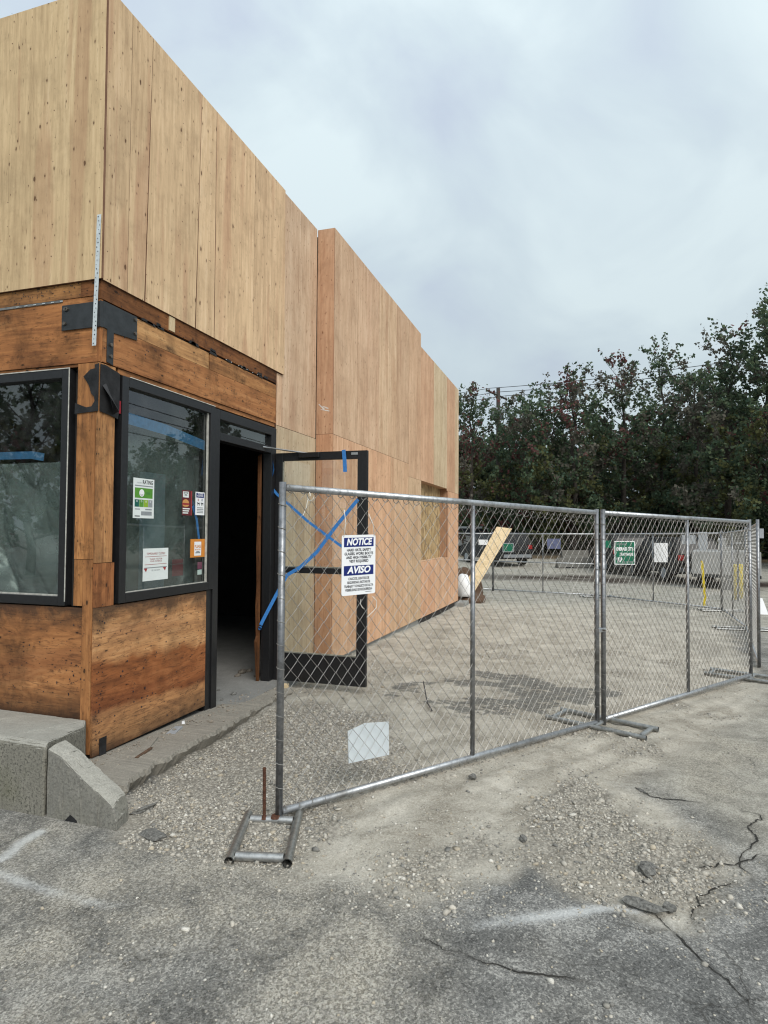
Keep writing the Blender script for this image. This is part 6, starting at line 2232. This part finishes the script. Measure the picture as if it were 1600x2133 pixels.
tag(o, 'short pale wood block holding the open door at its hinge side', 'wood block')
for i, (px, py, ln, ang, mt, lab) in enumerate(((365, 1517, 0.16, 0.2, 'plate_grey', 'bent silver metal scrap on the slab ledge by the apron'), (310, 1548, 0.28, 0.35, 'ledge', 'flat grey lath lying on the slab ledge'), (300, 1568, 0.18, 0.1, 'soil', 'brown wood splinter on the slab ledge near the corner'), (382, 1500, 0.05, 0.6, 'sign_white', 'white paper scrap on the slab ledge'))):
    p = on_z(px, py, 0.07)
    c, s_ = math.cos(ang), math.sin(ang)
    w = 0.035 if i < 2 else 0.012
    z = 0.085 - 0.03 * (p[0] - 3.4) - 0.02
    q = [(p[0] - ln / 2 * c - w * s_, p[1] - ln / 2 * s_ + w * c, z), (p[0] - ln / 2 * c + w * s_, p[1] - ln / 2 * s_ - w * c, z), (p[0] + ln / 2 * c + w * s_ * 0.7, p[1] + ln / 2 * s_ - w * c * 0.7, z + 0.01), (p[0] + ln / 2 * c - w * s_, p[1] + ln / 2 * s_ + w * c, z + 0.006)]
    tag(MB().prism(q, (0, 0, 0.012)).build('scrap', M[mt], None), lab, 'scrap')
wp = [gp(882, 1440, 0.10), gp(886, 1455, 0.06), gp(890, 1470, 0.03), gp(900, 1485, 0.02)]
tag(MB().tube(wp, 0.006, 6).build('cable_end', M['ink_dark'], None), 'short black cable sticking up by the dark asphalt patch', 'cable')
# debris just inside the doorway
for i, (px, py, s_) in enumerate(((505, 1402, 0.06), (520, 1398, 0.05), (495, 1408, 0.04), (535, 1408, 0.05), (455, 1438, 0.02), (487, 1446, 0.035), (462, 1458, 0.02))):
    p = on_z(px, py, 0.03)
    lump('rubble', (p[0], p[1], 0.03 + s_ * 0.15), (s_, s_ * 0.7, s_ * 0.45), M['dusty'] if i < 4 else M['chunk'], 900 + i, ('dusty rubble lump of the small heap inside the doorway' if i < 4 else 'small dark crumb on the concrete of the doorway'), 'rubble', 0.35, 2)['group'] = 'rubble inside the doorway' if i < 4 else 'crumbs on the doorway concrete'


def crumbs():
    r = np.random.default_rng(321)
    mb = MB()
    v0, f0 = ico()
    for _ in range(420):
        x = 3.2 + 2.6 * r.random()
        y = 3.11 - abs(r.normal(0, 0.13))
        if y < 2.80:
            continue
        zt, zi = max(0.066 - 0.022 * (x - 3.4), 0.006), max(0.075 - 0.03 * (x - 3.4), 0.026)
        z = zi + (zt - zi) * (3.15 - y) / 0.38
        sz = float(np.clip(np.exp(r.normal(math.log(0.005), 0.5)), 0.002, 0.018))
        vv = v0 * (1 + r.normal(0, 0.25, (len(v0), 1))) * np.array([1.2, 0.9, 0.6]) * sz + np.array([x, y, z + sz * 0.3])
        mb.add(vv, [tuple(map(int, q)) for q in f0])
    mb.build('ledge_crumbs', M['dusty'], None, kind='stuff', color=(1.6, 1.6, 1.6))


crumbs()
